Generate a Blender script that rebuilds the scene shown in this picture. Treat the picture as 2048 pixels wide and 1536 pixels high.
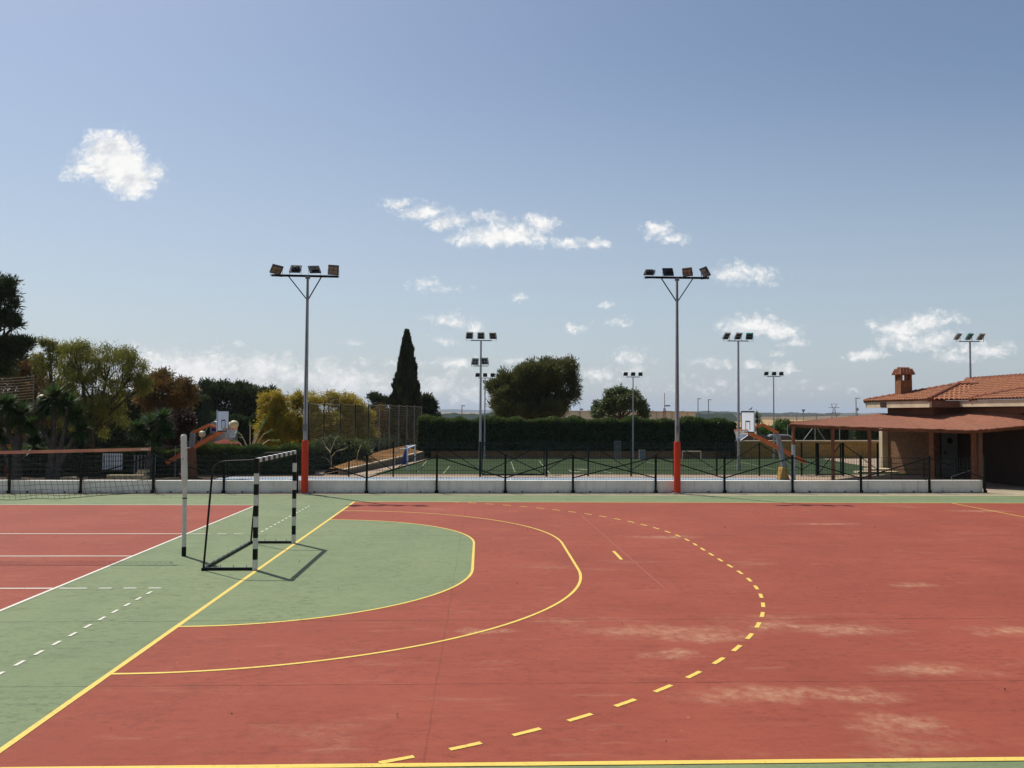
import bpy, math, random
import numpy as np
from mathutils import Matrix, Vector
random.seed(7); RNG = np.random.default_rng(7)
for o in list(bpy.data.objects): bpy.data.objects.remove(o, do_unlink=True)
S = bpy.context.scene; COL = S.collection
PI = math.pi; rad = math.radians

# ------------------------------------------------------------------ camera
F, PIT, YAW, ROL, H = 1611.6, .0353340, -.0374662, .00619683, 2.9627     # focal in px of a 2048 wide frame
X0, Y0 = -4.1499, 16.8077                                                # middle of the goal line
_cy, _sy = math.cos(YAW), math.sin(YAW)
_R = np.array([_cy, _sy, 0.]); _F0 = np.array([-_sy, _cy, 0.])
FW = _F0*math.cos(PIT)+np.array([0, 0, math.sin(PIT)]); _U = -_F0*math.sin(PIT)+np.array([0, 0, math.cos(PIT)])
RT = math.cos(ROL)*_R+math.sin(ROL)*_U; UP = -math.sin(ROL)*_R+math.cos(ROL)*_U
cam = bpy.data.cameras.new('camera'); co = bpy.data.objects.new('camera', cam); COL.objects.link(co)
cam.sensor_width = 36; cam.lens = F/2048*36; cam.clip_start = .1; cam.clip_end = 60000
co.matrix_world = Matrix(((RT[0], UP[0], -FW[0], 0), (RT[1], UP[1], -FW[1], 0), (RT[2], UP[2], -FW[2], H), (0, 0, 0, 1)))
S.camera = co
S.render.filter_size = 1.2
S.render.resolution_x, S.render.resolution_y = 1024, 768
def ray(px, py): return (px-1024)/F*RT+(768-py)/F*UP+FW
def G(px, py, z=0):                     # where the sight line through a measured point of the photo meets height z
    d = ray(px, py); t = (z-H)/d[2]; return Vector((d[0]*t, d[1]*t, z))
def P(px, py, Y):                       # ... and where it meets distance Y
    d = ray(px, py); t = Y/d[1]; return Vector((d[0]*t, Y, H+d[2]*t))
def C(u, v, z=0): return Vector((X0+u, Y0+v, z))    # court coordinates

# ------------------------------------------------------------------ light
SUN_AZ, SUN_EL = rad(-43), rad(57.5)
SKY_STR, SUN_STR = .090, 4.7
S.view_settings.view_transform = 'Standard'; S.view_settings.look = 'None'; S.view_settings.exposure = 0.0; S.view_settings.gamma = 1
sd = Vector((math.sin(SUN_AZ)*math.cos(SUN_EL), math.cos(SUN_AZ)*math.cos(SUN_EL), math.sin(SUN_EL)))
sl = bpy.data.lights.new('sun', 'SUN'); sl.energy = SUN_STR; sl.angle = rad(.53); sl.color = (1, .955, .88)
so = bpy.data.objects.new('sun', sl); COL.objects.link(so); so.rotation_euler = sd.to_track_quat('Z', 'Y').to_euler(); so.location = (0, 0, 60)

W = bpy.data.worlds.new('World'); S.world = W; W.use_nodes = True
nt = W.node_tree; nt.nodes.clear(); N = nt.nodes.new; L = nt.links.new
def M(op, a, b=None, c=None, clamp=False):
    n = N('ShaderNodeMath'); n.operation = op; n.use_clamp = clamp
    for i, v in enumerate((a, b, c)):
        if v is None: continue
        if isinstance(v, (int, float)): n.inputs[i].default_value = v
        else: L(v, n.inputs[i])
    return n.outputs[0]
def V(op, a, b=None):
    n = N('ShaderNodeVectorMath'); n.operation = op
    for i, v in enumerate((a, b)):
        if v is None: continue
        if isinstance(v, tuple): n.inputs[i].default_value = v
        else: L(v, n.inputs[i])
    return n.outputs['Value'] if op == 'LENGTH' else n.outputs[0]
def MR(x, a, b, c=0, d=1):
    n = N('ShaderNodeMapRange'); n.interpolation_type = 'SMOOTHSTEP'; L(x, n.inputs[0])
    for i, v in enumerate((a, b, c, d)): n.inputs[i+1].default_value = v
    return n.outputs[0]
def MIX(f, a, b, bl='MIX'):
    n = N('ShaderNodeMix'); n.data_type = 'RGBA'; n.blend_type = bl
    if isinstance(f, (int, float)): n.inputs[0].default_value = f
    else: L(f, n.inputs[0])
    for i, v in ((6, a), (7, b)):
        if isinstance(v, tuple): n.inputs[i].default_value = v+(1,) if len(v) == 3 else v
        else: L(v, n.inputs[i])
    return n.outputs[2]
sky = N('ShaderNodeTexSky'); sky.sky_type = 'NISHITA'; sky.sun_disc = False
sky.sun_elevation = SUN_EL; sky.sun_rotation = SUN_AZ; sky.air_density = 1.0; sky.dust_density = 1.4; sky.ozone_density = 1.6; sky.altitude = 0
hsv = N('ShaderNodeHueSaturation'); hsv.inputs['Saturation'].default_value = 1.0; hsv.inputs['Value'].default_value = 1.12; L(sky.outputs[0], hsv.inputs['Color'])
geo = N('ShaderNodeTexCoord'); sep = N('ShaderNodeSeparateXYZ'); L(geo.outputs['Generated'], sep.inputs[0])
yy = M('MAXIMUM', sep.outputs[1], .05)
uu = M('DIVIDE', sep.outputs[0], yy); vv = M('DIVIDE', sep.outputs[2], yy)
cmb = N('ShaderNodeCombineXYZ'); L(uu, cmb.inputs[0]); L(vv, cmb.inputs[1])
def noise(vec, sc, det=6, ro=.55, off=(0, 0, 0), st=(1, 1, 1)):
    m = N('ShaderNodeMapping'); m.inputs['Location'].default_value = off; m.inputs['Scale'].default_value = st; L(vec, m.inputs[0])
    n = N('ShaderNodeTexNoise'); n.inputs['Scale'].default_value = sc; n.inputs['Detail'].default_value = det; n.inputs['Roughness'].default_value = ro
    L(m.outputs[0], n.inputs['Vector']); return n
wn = noise(cmb.outputs[0], 16, 5, .6)
wo = V('SUBTRACT', wn.outputs['Color'], (.5, .5, .5)); wn2 = V('MULTIPLY', wo, (.030, .024, 0))
wn3 = noise(cmb.outputs[0], 70, 6, .65, (9, 4, 0)); wn4 = V('MULTIPLY', V('SUBTRACT', wn3.outputs['Color'], (.5, .5, .5)), (.015, .012, 0))
cp = V('ADD', V('ADD', cmb.outputs[0], wn2), wn4)
# every cloud: where it stands in the sky, its half width and half height, its density
CL = [(225,318,62,46,1.7),(264,350,46,46,1.6),(168,330,32,16,1.0),(228,292,44,26,1.5),(275,380,24,20,.8),
 (803,403,30,11,.85),(848,420,44,20,1.0),(893,440,38,20,1.0),(1000,474,86,21,1.25),(972,437,42,14,.8),(1085,443,34,20,1.2),(1040,465,50,20,.9),
 (1145,488,24,13,.8),(1186,484,24,13,.9),(1315,464,28,18,1.0),(1345,478,30,12,.8),(1464,548,34,24,.85),(1515,552,36,20,.85),
 (855,566,22,13,.55),(890,578,45,11,.5),(915,640,36,14,.95),(945,655,32,8,.6),(1505,648,58,24,1.2),(1560,660,36,20,.9),(1590,686,36,8,.7),
 (1800,655,56,18,1.1),(1850,643,42,20,1.1),(1900,640,32,13,.8),(1840,680,76,24,1.0),(1735,706,40,14,1.1),(1975,700,56,16,1.1),(1910,716,40,11,.9),
 (370,752,150,52,1.3),(530,735,60,28,1.2),(610,752,50,26,1.0),(655,745,42,28,1.0),(700,760,70,32,.9),(760,775,60,30,.8),(905,726,36,13,.85),(886,682,24,11,.8),
 (708,687,18,6,.6),(775,725,24,10,.5),(890,772,90,22,.75),(848,726,14,8,.6),(1040,722,28,8,.7),(1115,716,36,9,.7),(1190,748,42,10,.8),(1268,715,40,16,.7),(1270,740,30,12,.6),
 (1147,655,18,11,.7),(1235,646,26,9,.65),(1037,591,15,10,.75),(1213,611,12,6,.5),(850,633,18,6,.5),(1508,728,22,12,.75),(1430,728,50,12,.65),(1572,732,32,11,.75),
 (1550,706,18,7,.6),(1643,776,18,8,.55),(1706,778,14,6,.5),(1100,760,200,16,.3),(1450,775,160,14,.25),(1000,790,160,18,.45)]
fld = None
for (cx, cyy, a, b, s) in CL:
    d = ray(cx, cyy); u0, v0 = d[0]/d[1], d[2]/d[1]
    v0 -= .22*b/F; q = V('SUBTRACT', cp, (float(u0), float(v0), 0)); q = V('MULTIPLY', q, (F/a/1.58, F/b/1.62, 0))
    sq = N('ShaderNodeSeparateXYZ'); L(q, sq.inputs[0]); yb_ = M('MAXIMUM', sq.outputs[1], M('MULTIPLY', sq.outputs[1], -1.55))
    l = M('SQRT', M('ADD', M('MULTIPLY', sq.outputs[0], sq.outputs[0]), M('MULTIPLY', yb_, yb_))); t = M('MULTIPLY_ADD', l, -s, s)
    if fld is None: fld = t
    else:
        fld = M('SMOOTH_MAX', fld, t, .25)
n1 = noise(cmb.outputs[0], 30, 9, .62, (3, 1, 0), (1, 1.35, 1)); n2 = noise(cmb.outputs[0], 95, 6, .6, (7, 2, 0))
ns = M('MULTIPLY_ADD', n1.outputs['Fac'], .95, -.47); ns2 = M('MULTIPLY_ADD', n2.outputs['Fac'], .4, -.2)
bn1 = noise(cp, 48, 3, .5, (2, 8, 0), (1, 1.2, 1)); bil = M('ABSOLUTE', M('MULTIPLY_ADD', bn1.outputs['Fac'], 2, -1))
bn2 = noise(cp, 120, 3, .5, (5, 3, 0), (1, 1.2, 1)); bil2 = M('ABSOLUTE', M('MULTIPLY_ADD', bn2.outputs['Fac'], 2, -1))
dens = M('ADD', M('ADD', M('ADD', fld, ns), ns2), M('ADD', M('MULTIPLY_ADD', bil, 1.1, -.17), M('MULTIPLY_ADD', bil2, .55, -.10)))
alpha = M('MULTIPLY', MR(dens, -.02, .95), .97)
# a shifted sample of the same noise gives the clouds their lit and shaded sides
n1b = noise(cmb.outputs[0], 30, 9, .62, (3.010, .986, 0), (1, 1.35, 1))
rel = M('SUBTRACT', n1.outputs['Fac'], n1b.outputs['Fac'])
lum = M('MULTIPLY_ADD', rel, 2.6, .86, clamp=True)
lum = M('MULTIPLY', lum, MR(bil, 0, .5, .86, 1.0))
ccol = MIX(lum, (6.2, 6.7, 7.4), (11.6, 11.4, 11.0))
hz = MR(vv, .0, .12, 0.55, 0)
ccol = MIX(hz, ccol, (9.0, 9.0, 8.9))
skyc = MIX(MR(vv, 0, .50, .58, 0), hsv.outputs[0], (6.0, 6.9, 7.7))
fin = MIX(M('MULTIPLY', alpha, MR(sep.outputs[1], 0.05, .3)), skyc, ccol)
bg = N('ShaderNodeBackground'); L(fin, bg.inputs[0]); bg.inputs[1].default_value = SKY_STR
out = N('ShaderNodeOutputWorld'); L(bg.outputs[0], out.inputs[0])
W.cycles.sampling_method = 'MANUAL'; W.cycles.sample_map_resolution = 512

# ------------------------------------------------------------------ materials
def newmat(name, rough=.7, spec=.3, metal=0):
    global nt, N, L
    m = bpy.data.materials.new(name); m.use_nodes = True; nt = m.node_tree; N = nt.nodes.new; L = nt.links.new
    b = nt.nodes['Principled BSDF']; b.inputs['Roughness'].default_value = rough; b.inputs['Metallic'].default_value = metal
    b.inputs['Specular IOR Level'].default_value = spec
    return m, b
def objc(): return N('ShaderNodeTexCoord').outputs['Object']
def paint(name, c, var=.12, sc=3, rough=.6, spec=.3, metal=0, dirt=None, fine=0):
    m, b = newmat(name, rough, spec, metal); o = objc()
    n = noise(o, sc, 6, .6); k = MR(n.outputs['Fac'], .3, .7)
    lo = tuple(x*(1-var) for x in c); hi = tuple(min(1, x*(1+var)) for x in c)
    col = MIX(k, lo, hi)
    if dirt:
        n2 = noise(o, sc*2.3, 8, .7, (5, 5, 5)); col = MIX(MR(n2.outputs['Fac'], .52, .75, 0, dirt[1]), col, dirt[0])
    if fine:
        n3 = noise(o, fine, 3, .7); col = MIX(MR(n3.outputs['Fac'], .3, .7, 0, 1), col, MIX(.35, col, (0, 0, 0)))
    L(col, b.inputs['Base Color']); return m
def bump(b, h, d=.01, s=.5):
    n = N('ShaderNodeBump'); n.inputs['Distance'].default_value = d; n.inputs['Strength'].default_value = s
    L(h, n.inputs['Height']); L(n.outputs[0], b.inputs['Normal'])
def court(name, c, c2, dust, dustamt, dark):
    m, b = newmat(name, .82, .25); o = objc()
    big = noise(o, .35, 5, .6); mid = noise(o, 2.2, 8, .65, (4, 2, 0), (.6, 1, 1)); fi = noise(o, 30, 6, .8); fi2 = noise(o, 150, 2, .8)
    col = MIX(MR(big.outputs['Fac'], .3, .7), c, c2)
    col = MIX(MR(mid.outputs['Fac'], .45, .8, 0, .45), col, dark)
    col = MIX(MR(fi.outputs['Fac'], .50, .72, 0, .75), col, dark)
    col = MIX(MR(fi2.outputs['Fac'], .6, .8, 0, .35), col, dust)
    col = MIX(MR(fi2.outputs['Fac'], .4, .2, 0, .45), col, tuple(x*.45 for x in dark))
    mo = noise(o, 9, 8, .75, (2, 5, 0), (.7, 1.2, 1)); mo2 = noise(o, .8, 4, .5, (6, 6, 0)); col = MIX(M('MULTIPLY', MR(mo.outputs['Fac'], .47, .66), MR(mo2.outputs['Fac'], .35, .65, .25, .9)), col, dark)
    st_ = noise(o, 3.2, 7, .7, (8, 1, 0), (.28, 1.3, 1)); col = MIX(MR(st_.outputs['Fac'], .54, .76, 0, .20), col, dust)
    st2 = noise(o, 4.5, 7, .7, (1, 6, 0), (.35, 1.2, 1)); col = MIX(MR(st2.outputs['Fac'], .52, .75, 0, .6), col, dark)
    vo = N('ShaderNodeTexVoronoi'); vo.inputs['Scale'].default_value = 3.3; vo.inputs['Randomness'].default_value = 1; L(o, vo.inputs['Vector'])
    vs_ = N('ShaderNodeSeparateXYZ'); L(vo.outputs['Color'], vs_.inputs[0])
    sp_ = M('MULTIPLY', MR(vo.outputs['Distance'], .02, .05, 1, 0), M('GREATER_THAN', vs_.outputs[0], .72)); col = MIX(M('MULTIPLY', sp_, .8), col, tuple(x*.25 for x in dark))
    sp2 = M('MULTIPLY', MR(vo.outputs['Distance'], .015, .06, 1, 0), M('LESS_THAN', vs_.outputs[1], .12)); col = MIX(M('MULTIPLY', sp2, .6), col, dust)
    # pale dust: wide bands along the slab joints with ragged holes, plus faint overall bloom
    d1 = noise(o, .55, 7, .62, (11, 3, 0), (.55, 1.25, 1)); d2 = noise(o, 7, 6, .7, (1, 9, 0))
    a = M('MULTIPLY', MR(d1.outputs['Fac'], .58, .78), MR(d2.outputs['Fac'], .33, .62))
    col = MIX(M('MULTIPLY', a, dustamt), col, dust)
    sx = N('ShaderNodeSeparateXYZ'); L(o, sx.inputs[0])
    # dust blown onto particular places of the slabs
    spots = None
    for (px, py, ru, rv) in ((1330,1262,1.3,.30),(1405,1275,.7,.28),(1665,1258,1.0,.34),(1560,1252,.5,.2),(2020,1262,.6,.35),(965,1262,.5,.18),(1345,1308,.45,.2),(1540,1390,1.0,.3),(1700,1392,.6,.25),(1830,1170,.5,.2),(1330,1074,.9,.3),(1790,1450,.5,.3),(1960,1022,1.2,.35),(1650,1048,1.0,.2),(1850,1340,.8,.3)):
        g = G(px, py); w1 = noise(o, 2.4, 5, .6)
        q = V('SUBTRACT', o, (g.x, g.y, 0)); q = V('ADD', q, V('MULTIPLY', V('SUBTRACT', w1.outputs['Color'], (.5, .5, .5)), (1.6, .8, 0)))
        q = V('MULTIPLY', q, (1/ru, 1/rv, 0)); t = M('SUBTRACT', 1.25, V('LENGTH', q))
        spots = t if spots is None else M('MAXIMUM', spots, t)
    sa = M('MULTIPLY', MR(spots, 0, 1.3), MR(d2.outputs['Fac'], .28, .75))
    col = MIX(M('MULTIPLY', sa, .78*(1 if dustamt > .3 else .15)), col, dust)
    # slab joints and a few faded lines
    wob = noise(o, 1.5, 6, .6); wv = M('MULTIPLY_ADD', wob.outputs['Fac'], .05, -.025)
    jl = None
    for ax, pos, wd in ((1, Y0-5.2, .011), (1, Y0-7.9, .008), (0, X0+3.68, .012), (1, Y0+2.7, .01), (0, X0-2.12, .007), (1, Y0-2.6, .004), (0, X0-8, .01)):
        t = M('ABSOLUTE', M('SUBTRACT', M('ADD', sx.outputs[ax], wv), pos)); t = MR(t, wd*.3, wd*1.3, 1 if ax else .3, 0)
        jl = t if jl is None else M('MAXIMUM', jl, t)
    br = noise(o, 3, 4, .6, (2, 2, 2)); jl = M('MULTIPLY', jl, MR(br.outputs['Fac'], .32, .6, .35, 1.0))
    col = MIX(jl, col, tuple(x*.32 for x in dark))
    L(col, b.inputs['Base Color']); bump(b, fi.outputs['Fac'], .004, .6); return m
RED = court('red_court_paint', (.300, .068, .0370), (.255, .054, .0300), (.48, .29, .17), .42, (.18, .038, .022))
GREEN = court('green_court_paint', (.194, .236, .116), (.168, .214, .110), (.30, .33, .18), .2, (.095, .125, .060))
def linemat(name, c, under):
    m, b = newmat(name, .65, .3); o = objc(); n = noise(o, 22, 6, .75); n2 = noise(o, 1.2, 4, .6, (3, 3, 0))
    a = M('MULTIPLY', MR(n.outputs['Fac'], .52, .68), MR(n2.outputs['Fac'], .3, .7, .12, .8))
    n3 = noise(o, 60, 3, .7); col = MIX(MR(n3.outputs['Fac'], .3, .8, 0, .3), c, tuple(x*.75 for x in c))
    L(MIX(a, col, under), b.inputs['Base Color']); return m
YEL = linemat('yellow_line_paint', (.72, .52, .10), (.30, .12, .06)); WHT = linemat('white_line_paint', (.66, .64, .54), (.27, .29, .17)); FAD = linemat('faded_line_paint', (.36, .36, .21), (.25, .28, .16))
OLD = linemat('worn_off_line_paint', (.30, .078, .045), (.285, .066, .038))
CONC = paint('concrete', (.40, .34, .23), .15, 1.2, .85, .2, dirt=((.33, .25, .18), .5), fine=25)
PAVE = paint('pinkish_paving', (.42, .31, .22), .12, 1.5, .85, .2, dirt=((.3, .22, .17), .5), fine=20)
BLUE = paint('blue_court_paint', (.24, .32, .40), .12, .8, .75, .3, dirt=((.5, .5, .5), .6))
EARTH = paint('dry_earth', (.32, .235, .14), .2, .05, .95, .1, dirt=((.22, .17, .09), .8), fine=1.5)
DARKM = paint('dark_green_painted_steel', (.006, .011, .008), .2, 4, .55, .15)
BLACKM = paint('black_painted_steel', (.008, .008, .009), .2, 8, .45, .2)
WIREM = paint('galvanised_green_wire', (.025, .036, .032), .2, 4, .5, .4)
GALV = paint('galvanised_steel', (.34, .35, .36), .12, 3, .42, .5, .35, dirt=((.16, .15, .14), .5))
GALVD = paint('weathered_galvanised_steel', (.17, .18, .19), .15, 3, .5, .4, .2)
PADR = paint('red_padding_vinyl', (.62, .045, .012), .1, 5, .5, .3)
LAMPB = paint('black_lamp_housing', (.010, .011, .014), .2, 8, .4, .5)
LAMPG = paint('grey_lamp_housing', (.32, .34, .33), .15, 6, .5, .4)
LAMPT = paint('teal_lamp_housing', (.03, .28, .25), .15, 6, .5, .4)
LENSB = paint('led_lens_panel', (.22, .17, .14), .35, 60, .25, .6)
LENSD = paint('dark_lamp_glass', (.03, .035, .04), .3, 20, .2, .6)
WPAINT = paint('white_gloss_paint', (.68, .65, .58), .08, 9, .45, .4, dirt=((.35, .3, .22), .4))
ORANGE = paint('orange_painted_steel', (.55, .12, .025), .18, 4, .5, .4, dirt=((.3, .12, .06), .5))
OCHRE = paint('ochre_padding', (.36, .20, .045), .2, 8, .7, .2)
BOARDW = paint('white_backboard', (.78, .79, .80), .03, 4, .4, .4)
NETW = paint('white_cord', (.6, .6, .58), .1, 8, .8, .2)
CORD = paint('black_cord', (.02, .02, .02), .1, 8, .8, .2)
TAPE = paint('orange_brown_tape', (.58, .30, .19), .14, 4, .7, .3)
BNET = paint('tan_netting_cord', (.36, .31, .20), .15, 3, .85, .2)
BARK = paint('bark', (.10, .07, .045), .35, 9, .95, .1, fine=30)
PBARK = paint('grey_yucca_bark', (.12, .10, .08), .3, 5, .95, .1, fine=30)
WOOD = paint('red_brown_stained_wood', (.17, .06, .025), .25, 7, .6, .3)
YELW = paint('ochre_rendered_wall', (.42, .25, .075), .12, .7, .9, .1, dirt=((.2, .12, .05), .6), fine=8)
PITW = paint('brown_rendered_wall', (.25, .135, .06), .2, .6, .9, .1, dirt=((.12, .08, .045), .6), fine=8)
OLIVW = paint('olive_grey_render', (.16, .13, .085), .2, .8, .9, .1)
CREAM = paint('cream_stone_cap', (.55, .44, .30), .12, 1.4, .8, .2, dirt=((.3, .22, .15), .4))
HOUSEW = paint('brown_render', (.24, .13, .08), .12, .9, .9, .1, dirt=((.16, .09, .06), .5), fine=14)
HOUSE_SHADE = paint('shaded_brown_render', (.05, .033, .026), .12, .9, .9, .1)  # the brown render darkened, shade under canopy and eaves put into the colour
DOORM = paint('grey_green_door', (.12, .14, .125), .1, 2, .6, .3)
TANB = paint('tan_cladding', (.72, .60, .42), .08, .1, .9, .1)
WHITEW = paint('white_render', (.55, .54, .52), .08, .6, .9, .1)
SIGNB = paint('blue_sign_paint', (.03, .05, .22), .05, 2, .5, .4)
GREYS = paint('grey_sheet_metal', (.20, .21, .22), .15, 3, .5, .4, .2)
BLUEG = paint('blue_dugout_sheet', (.02, .05, .32), .1, 3, .45, .4)
STRAW = paint('cream_globe', (.62, .52, .30), .15, 12, .5, .4, dirt=((.4, .3, .12), .6))
DRYF = paint('stubble_field', (.46, .30, .14), .15, .03, .95, .1, dirt=((.30, .18, .08), .8), fine=.3)
HILL = paint('scrubby_hill', (.028, .042, .034), .4, .01, .95, .1, dirt=((.14, .12, .07), .6))
CARB = paint('dark_car_paint', (.02, .03, .05), .1, 3, .3, .6); CARW = paint('silver_car_paint', (.4, .41, .42), .1, 3, .3, .6); GLASS = paint('car_glass', (.03, .035, .04), .1, 3, .1, .8)
PARAS = paint('maroon_canvas', (.16, .035, .02), .2, 4, .9, .1)
def wallmat(name, c, joint):                            # white blockwork, joints showing faintly through the paint
    m, b = newmat(name, .75, .25); o = objc()
    mp = N('ShaderNodeMapping'); mp.inputs['Rotation'].default_value = (PI/2, 0, 0); L(o, mp.inputs[0])
    br = N('ShaderNodeTexBrick'); br.inputs['Scale'].default_value = 1; br.inputs['Brick Width'].default_value = .42; br.inputs['Row Height'].default_value = .16
    br.inputs['Mortar Size'].default_value = .007; br.inputs['Mortar Smooth'].default_value = .5
    L(mp.outputs[0], br.inputs['Vector'])
    n = noise(o, 1.6, 8, .65); n2 = noise(o, 5, 8, .7, (2, 7, 1))
    col = MIX(MR(n.outputs['Fac'], .3, .7), c, tuple(x*.86 for x in c))
    col = MIX(M('MULTIPLY', br.outputs['Fac'], MR(n.outputs['Fac'], .4, .6, .15, .75)), col, joint)
    sx = N('ShaderNodeSeparateXYZ'); L(o, sx.inputs[0])
    low = MR(sx.outputs[2], .01, .18, 1, 0)            # splash stains along the foot
    col = MIX(M('MULTIPLY', M('MULTIPLY', MR(n2.outputs['Fac'], .35, .65), low), .5), col, (.3, .25, .17))
    n5 = noise(o, 2.2, 7, .7, (4, 4, 4), (2.5, 2.5, .25)); col = MIX(MR(n5.outputs['Fac'], .5, .72, 0, .45), col, (.42, .36, .27))
    L(col, b.inputs['Base Color']); return m
WALLM = wallmat('white_painted_blockwork', (.90, .84, .73), (.66, .60, .50))
def brickm():
    m, b = newmat('brown_brickwork', .85, .2); o = objc()
    mp = N('ShaderNodeMapping'); mp.inputs['Rotation'].default_value = (0, PI/2, PI/2); L(o, mp.inputs[0])
    sx = N('ShaderNodeSeparateXYZ'); L(o, sx.inputs[0]); cm = N('ShaderNodeCombineXYZ'); L(M('ADD', sx.outputs[1], sx.outputs[0]), cm.inputs[0]); L(sx.outputs[2], cm.inputs[1])
    br = N('ShaderNodeTexBrick'); br.inputs['Scale'].default_value = 1; br.inputs['Brick Width'].default_value = .25; br.inputs['Row Height'].default_value = .07; br.inputs['Mortar Size'].default_value = .008
    br.inputs['Color1'].default_value = (.18, .085, .038, 1); br.inputs['Color2'].default_value = (.105, .048, .023, 1); br.inputs['Mortar'].default_value = (.19, .12, .07, 1)
    L(cm.outputs[0], br.inputs['Vector']); L(br.outputs['Color'], b.inputs['Base Color']); return m
BRICK = brickm()
def tilem(name, a, c):
    m, b = newmat(name, .8, .2); o = objc(); n = noise(o, 5, 3, .5); n2 = noise(o, 1.1, 6, .6); n3 = noise(o, 30, 4, .7)
    col = MIX(MR(n.outputs['Fac'], .35, .65), a, c); col = MIX(MR(n2.outputs['Fac'], .5, .75, 0, .6), col, (.16, .085, .05)); col = MIX(MR(n3.outputs['Fac'], .5, .8, 0, .4), col, (.45, .28, .2))
    L(col, b.inputs['Base Color']); return m
TILE = tilem('terracotta_tile', (.37, .155, .075), (.26, .10, .05))
CHIM = paint('orange_brown_chimney_brick', (.26, .115, .05), .25, 9, .85, .2, fine=30)
CANOP = tilem('corrugated_terracotta_sheet', (.26, .10, .056), (.21, .08, .045))
def grassm(name, a, c, d):
    m, b = newmat(name, .95, .1); o = objc(); n = noise(o, .25, 6, .6); n2 = noise(o, 14, 5, .7)
    col = MIX(MR(n.outputs['Fac'], .3, .7), a, c); col = MIX(MR(n2.outputs['Fac'], .4, .75, 0, .6), col, d)
    L(col, b.inputs['Base Color']); bump(b, n2.outputs['Fac'], .02, .8); return m
TURF = grassm('artificial_turf', (.036, .060, .022), (.030, .050, .019), (.055, .07, .03))
def leafm(name, a, c, d, trans=.3, sc=.8, rough=.55):
    m, b = newmat(name, rough, .25); o = objc(); n = noise(o, sc, 4, .6); n2 = noise(o, sc*9, 3, .7)
    col = MIX(MR(n.outputs['Fac'], .35, .65), a, c); col = MIX(MR(n2.outputs['Fac'], .5, .7, 0, .8), col, d)
    L(col, b.inputs['Base Color'])
    t = N('ShaderNodeBsdfTranslucent'); L(col, t.inputs[0]); mx = N('ShaderNodeMixShader'); mx.inputs[0].default_value = trans
    L(b.outputs[0], mx.inputs[1]); L(t.outputs[0], mx.inputs[2]); L(mx.outputs[0], nt.nodes['Material Output'].inputs[0]); return m
PINE = leafm('pine_needles', (.075, .084, .025), (.10, .105, .03), (.16, .15, .05), .35)
PINED = leafm('dark_pine_needles', (.034, .054, .018), (.048, .070, .024), (.075, .095, .03), .25)
PEPPER = leafm('pepper_tree_leaves', (.15, .165, .03), (.20, .20, .04), (.32, .24, .05), .5)
GOLD = leafm('golden_shrub_leaves', (.34, .28, .03), (.44, .32, .035), (.18, .18, .03), .5, .5)
RUST = leafm('rusty_brown_foliage', (.14, .09, .025), (.18, .10, .028), (.09, .085, .025), .3)
WINE = leafm('wine_red_leaves', (.05, .022, .014), (.032, .02, .012), (.09, .06, .04), .2)
CYPR = leafm('cypress_foliage', (.030, .038, .016), (.045, .052, .021), (.075, .08, .032), .1, 1.2)
OLIVE = leafm('round_tree_leaves', (.075, .10, .032), (.10, .13, .042), (.16, .18, .075), .35)
HEDGEM = leafm('hedge_leaves', (.040, .062, .024), (.055, .080, .030), (.075, .105, .04), .2, 1.0)
SHOOT_LIT = leafm('sunlit_hedge_shoots', (.075, .11, .025), (.10, .135, .03), (.05, .08, .02), .35, 1.0)  # brighter green for the hedge tops, sunlight put into the leaf colour
BUSHM = leafm('bright_bush_leaves', (.06, .12, .02), (.09, .17, .03), (.15, .20, .04), .3)
YUC = leafm('yucca_leaves', (.040, .075, .018), (.055, .10, .025), (.11, .14, .05), .25, 2, .45)
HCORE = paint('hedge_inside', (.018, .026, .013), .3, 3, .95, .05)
STONE = paint('pale_stone_block', (.52, .42, .26), .3, 7, .9, .1, dirt=((.16, .15, .06), .8))

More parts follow.
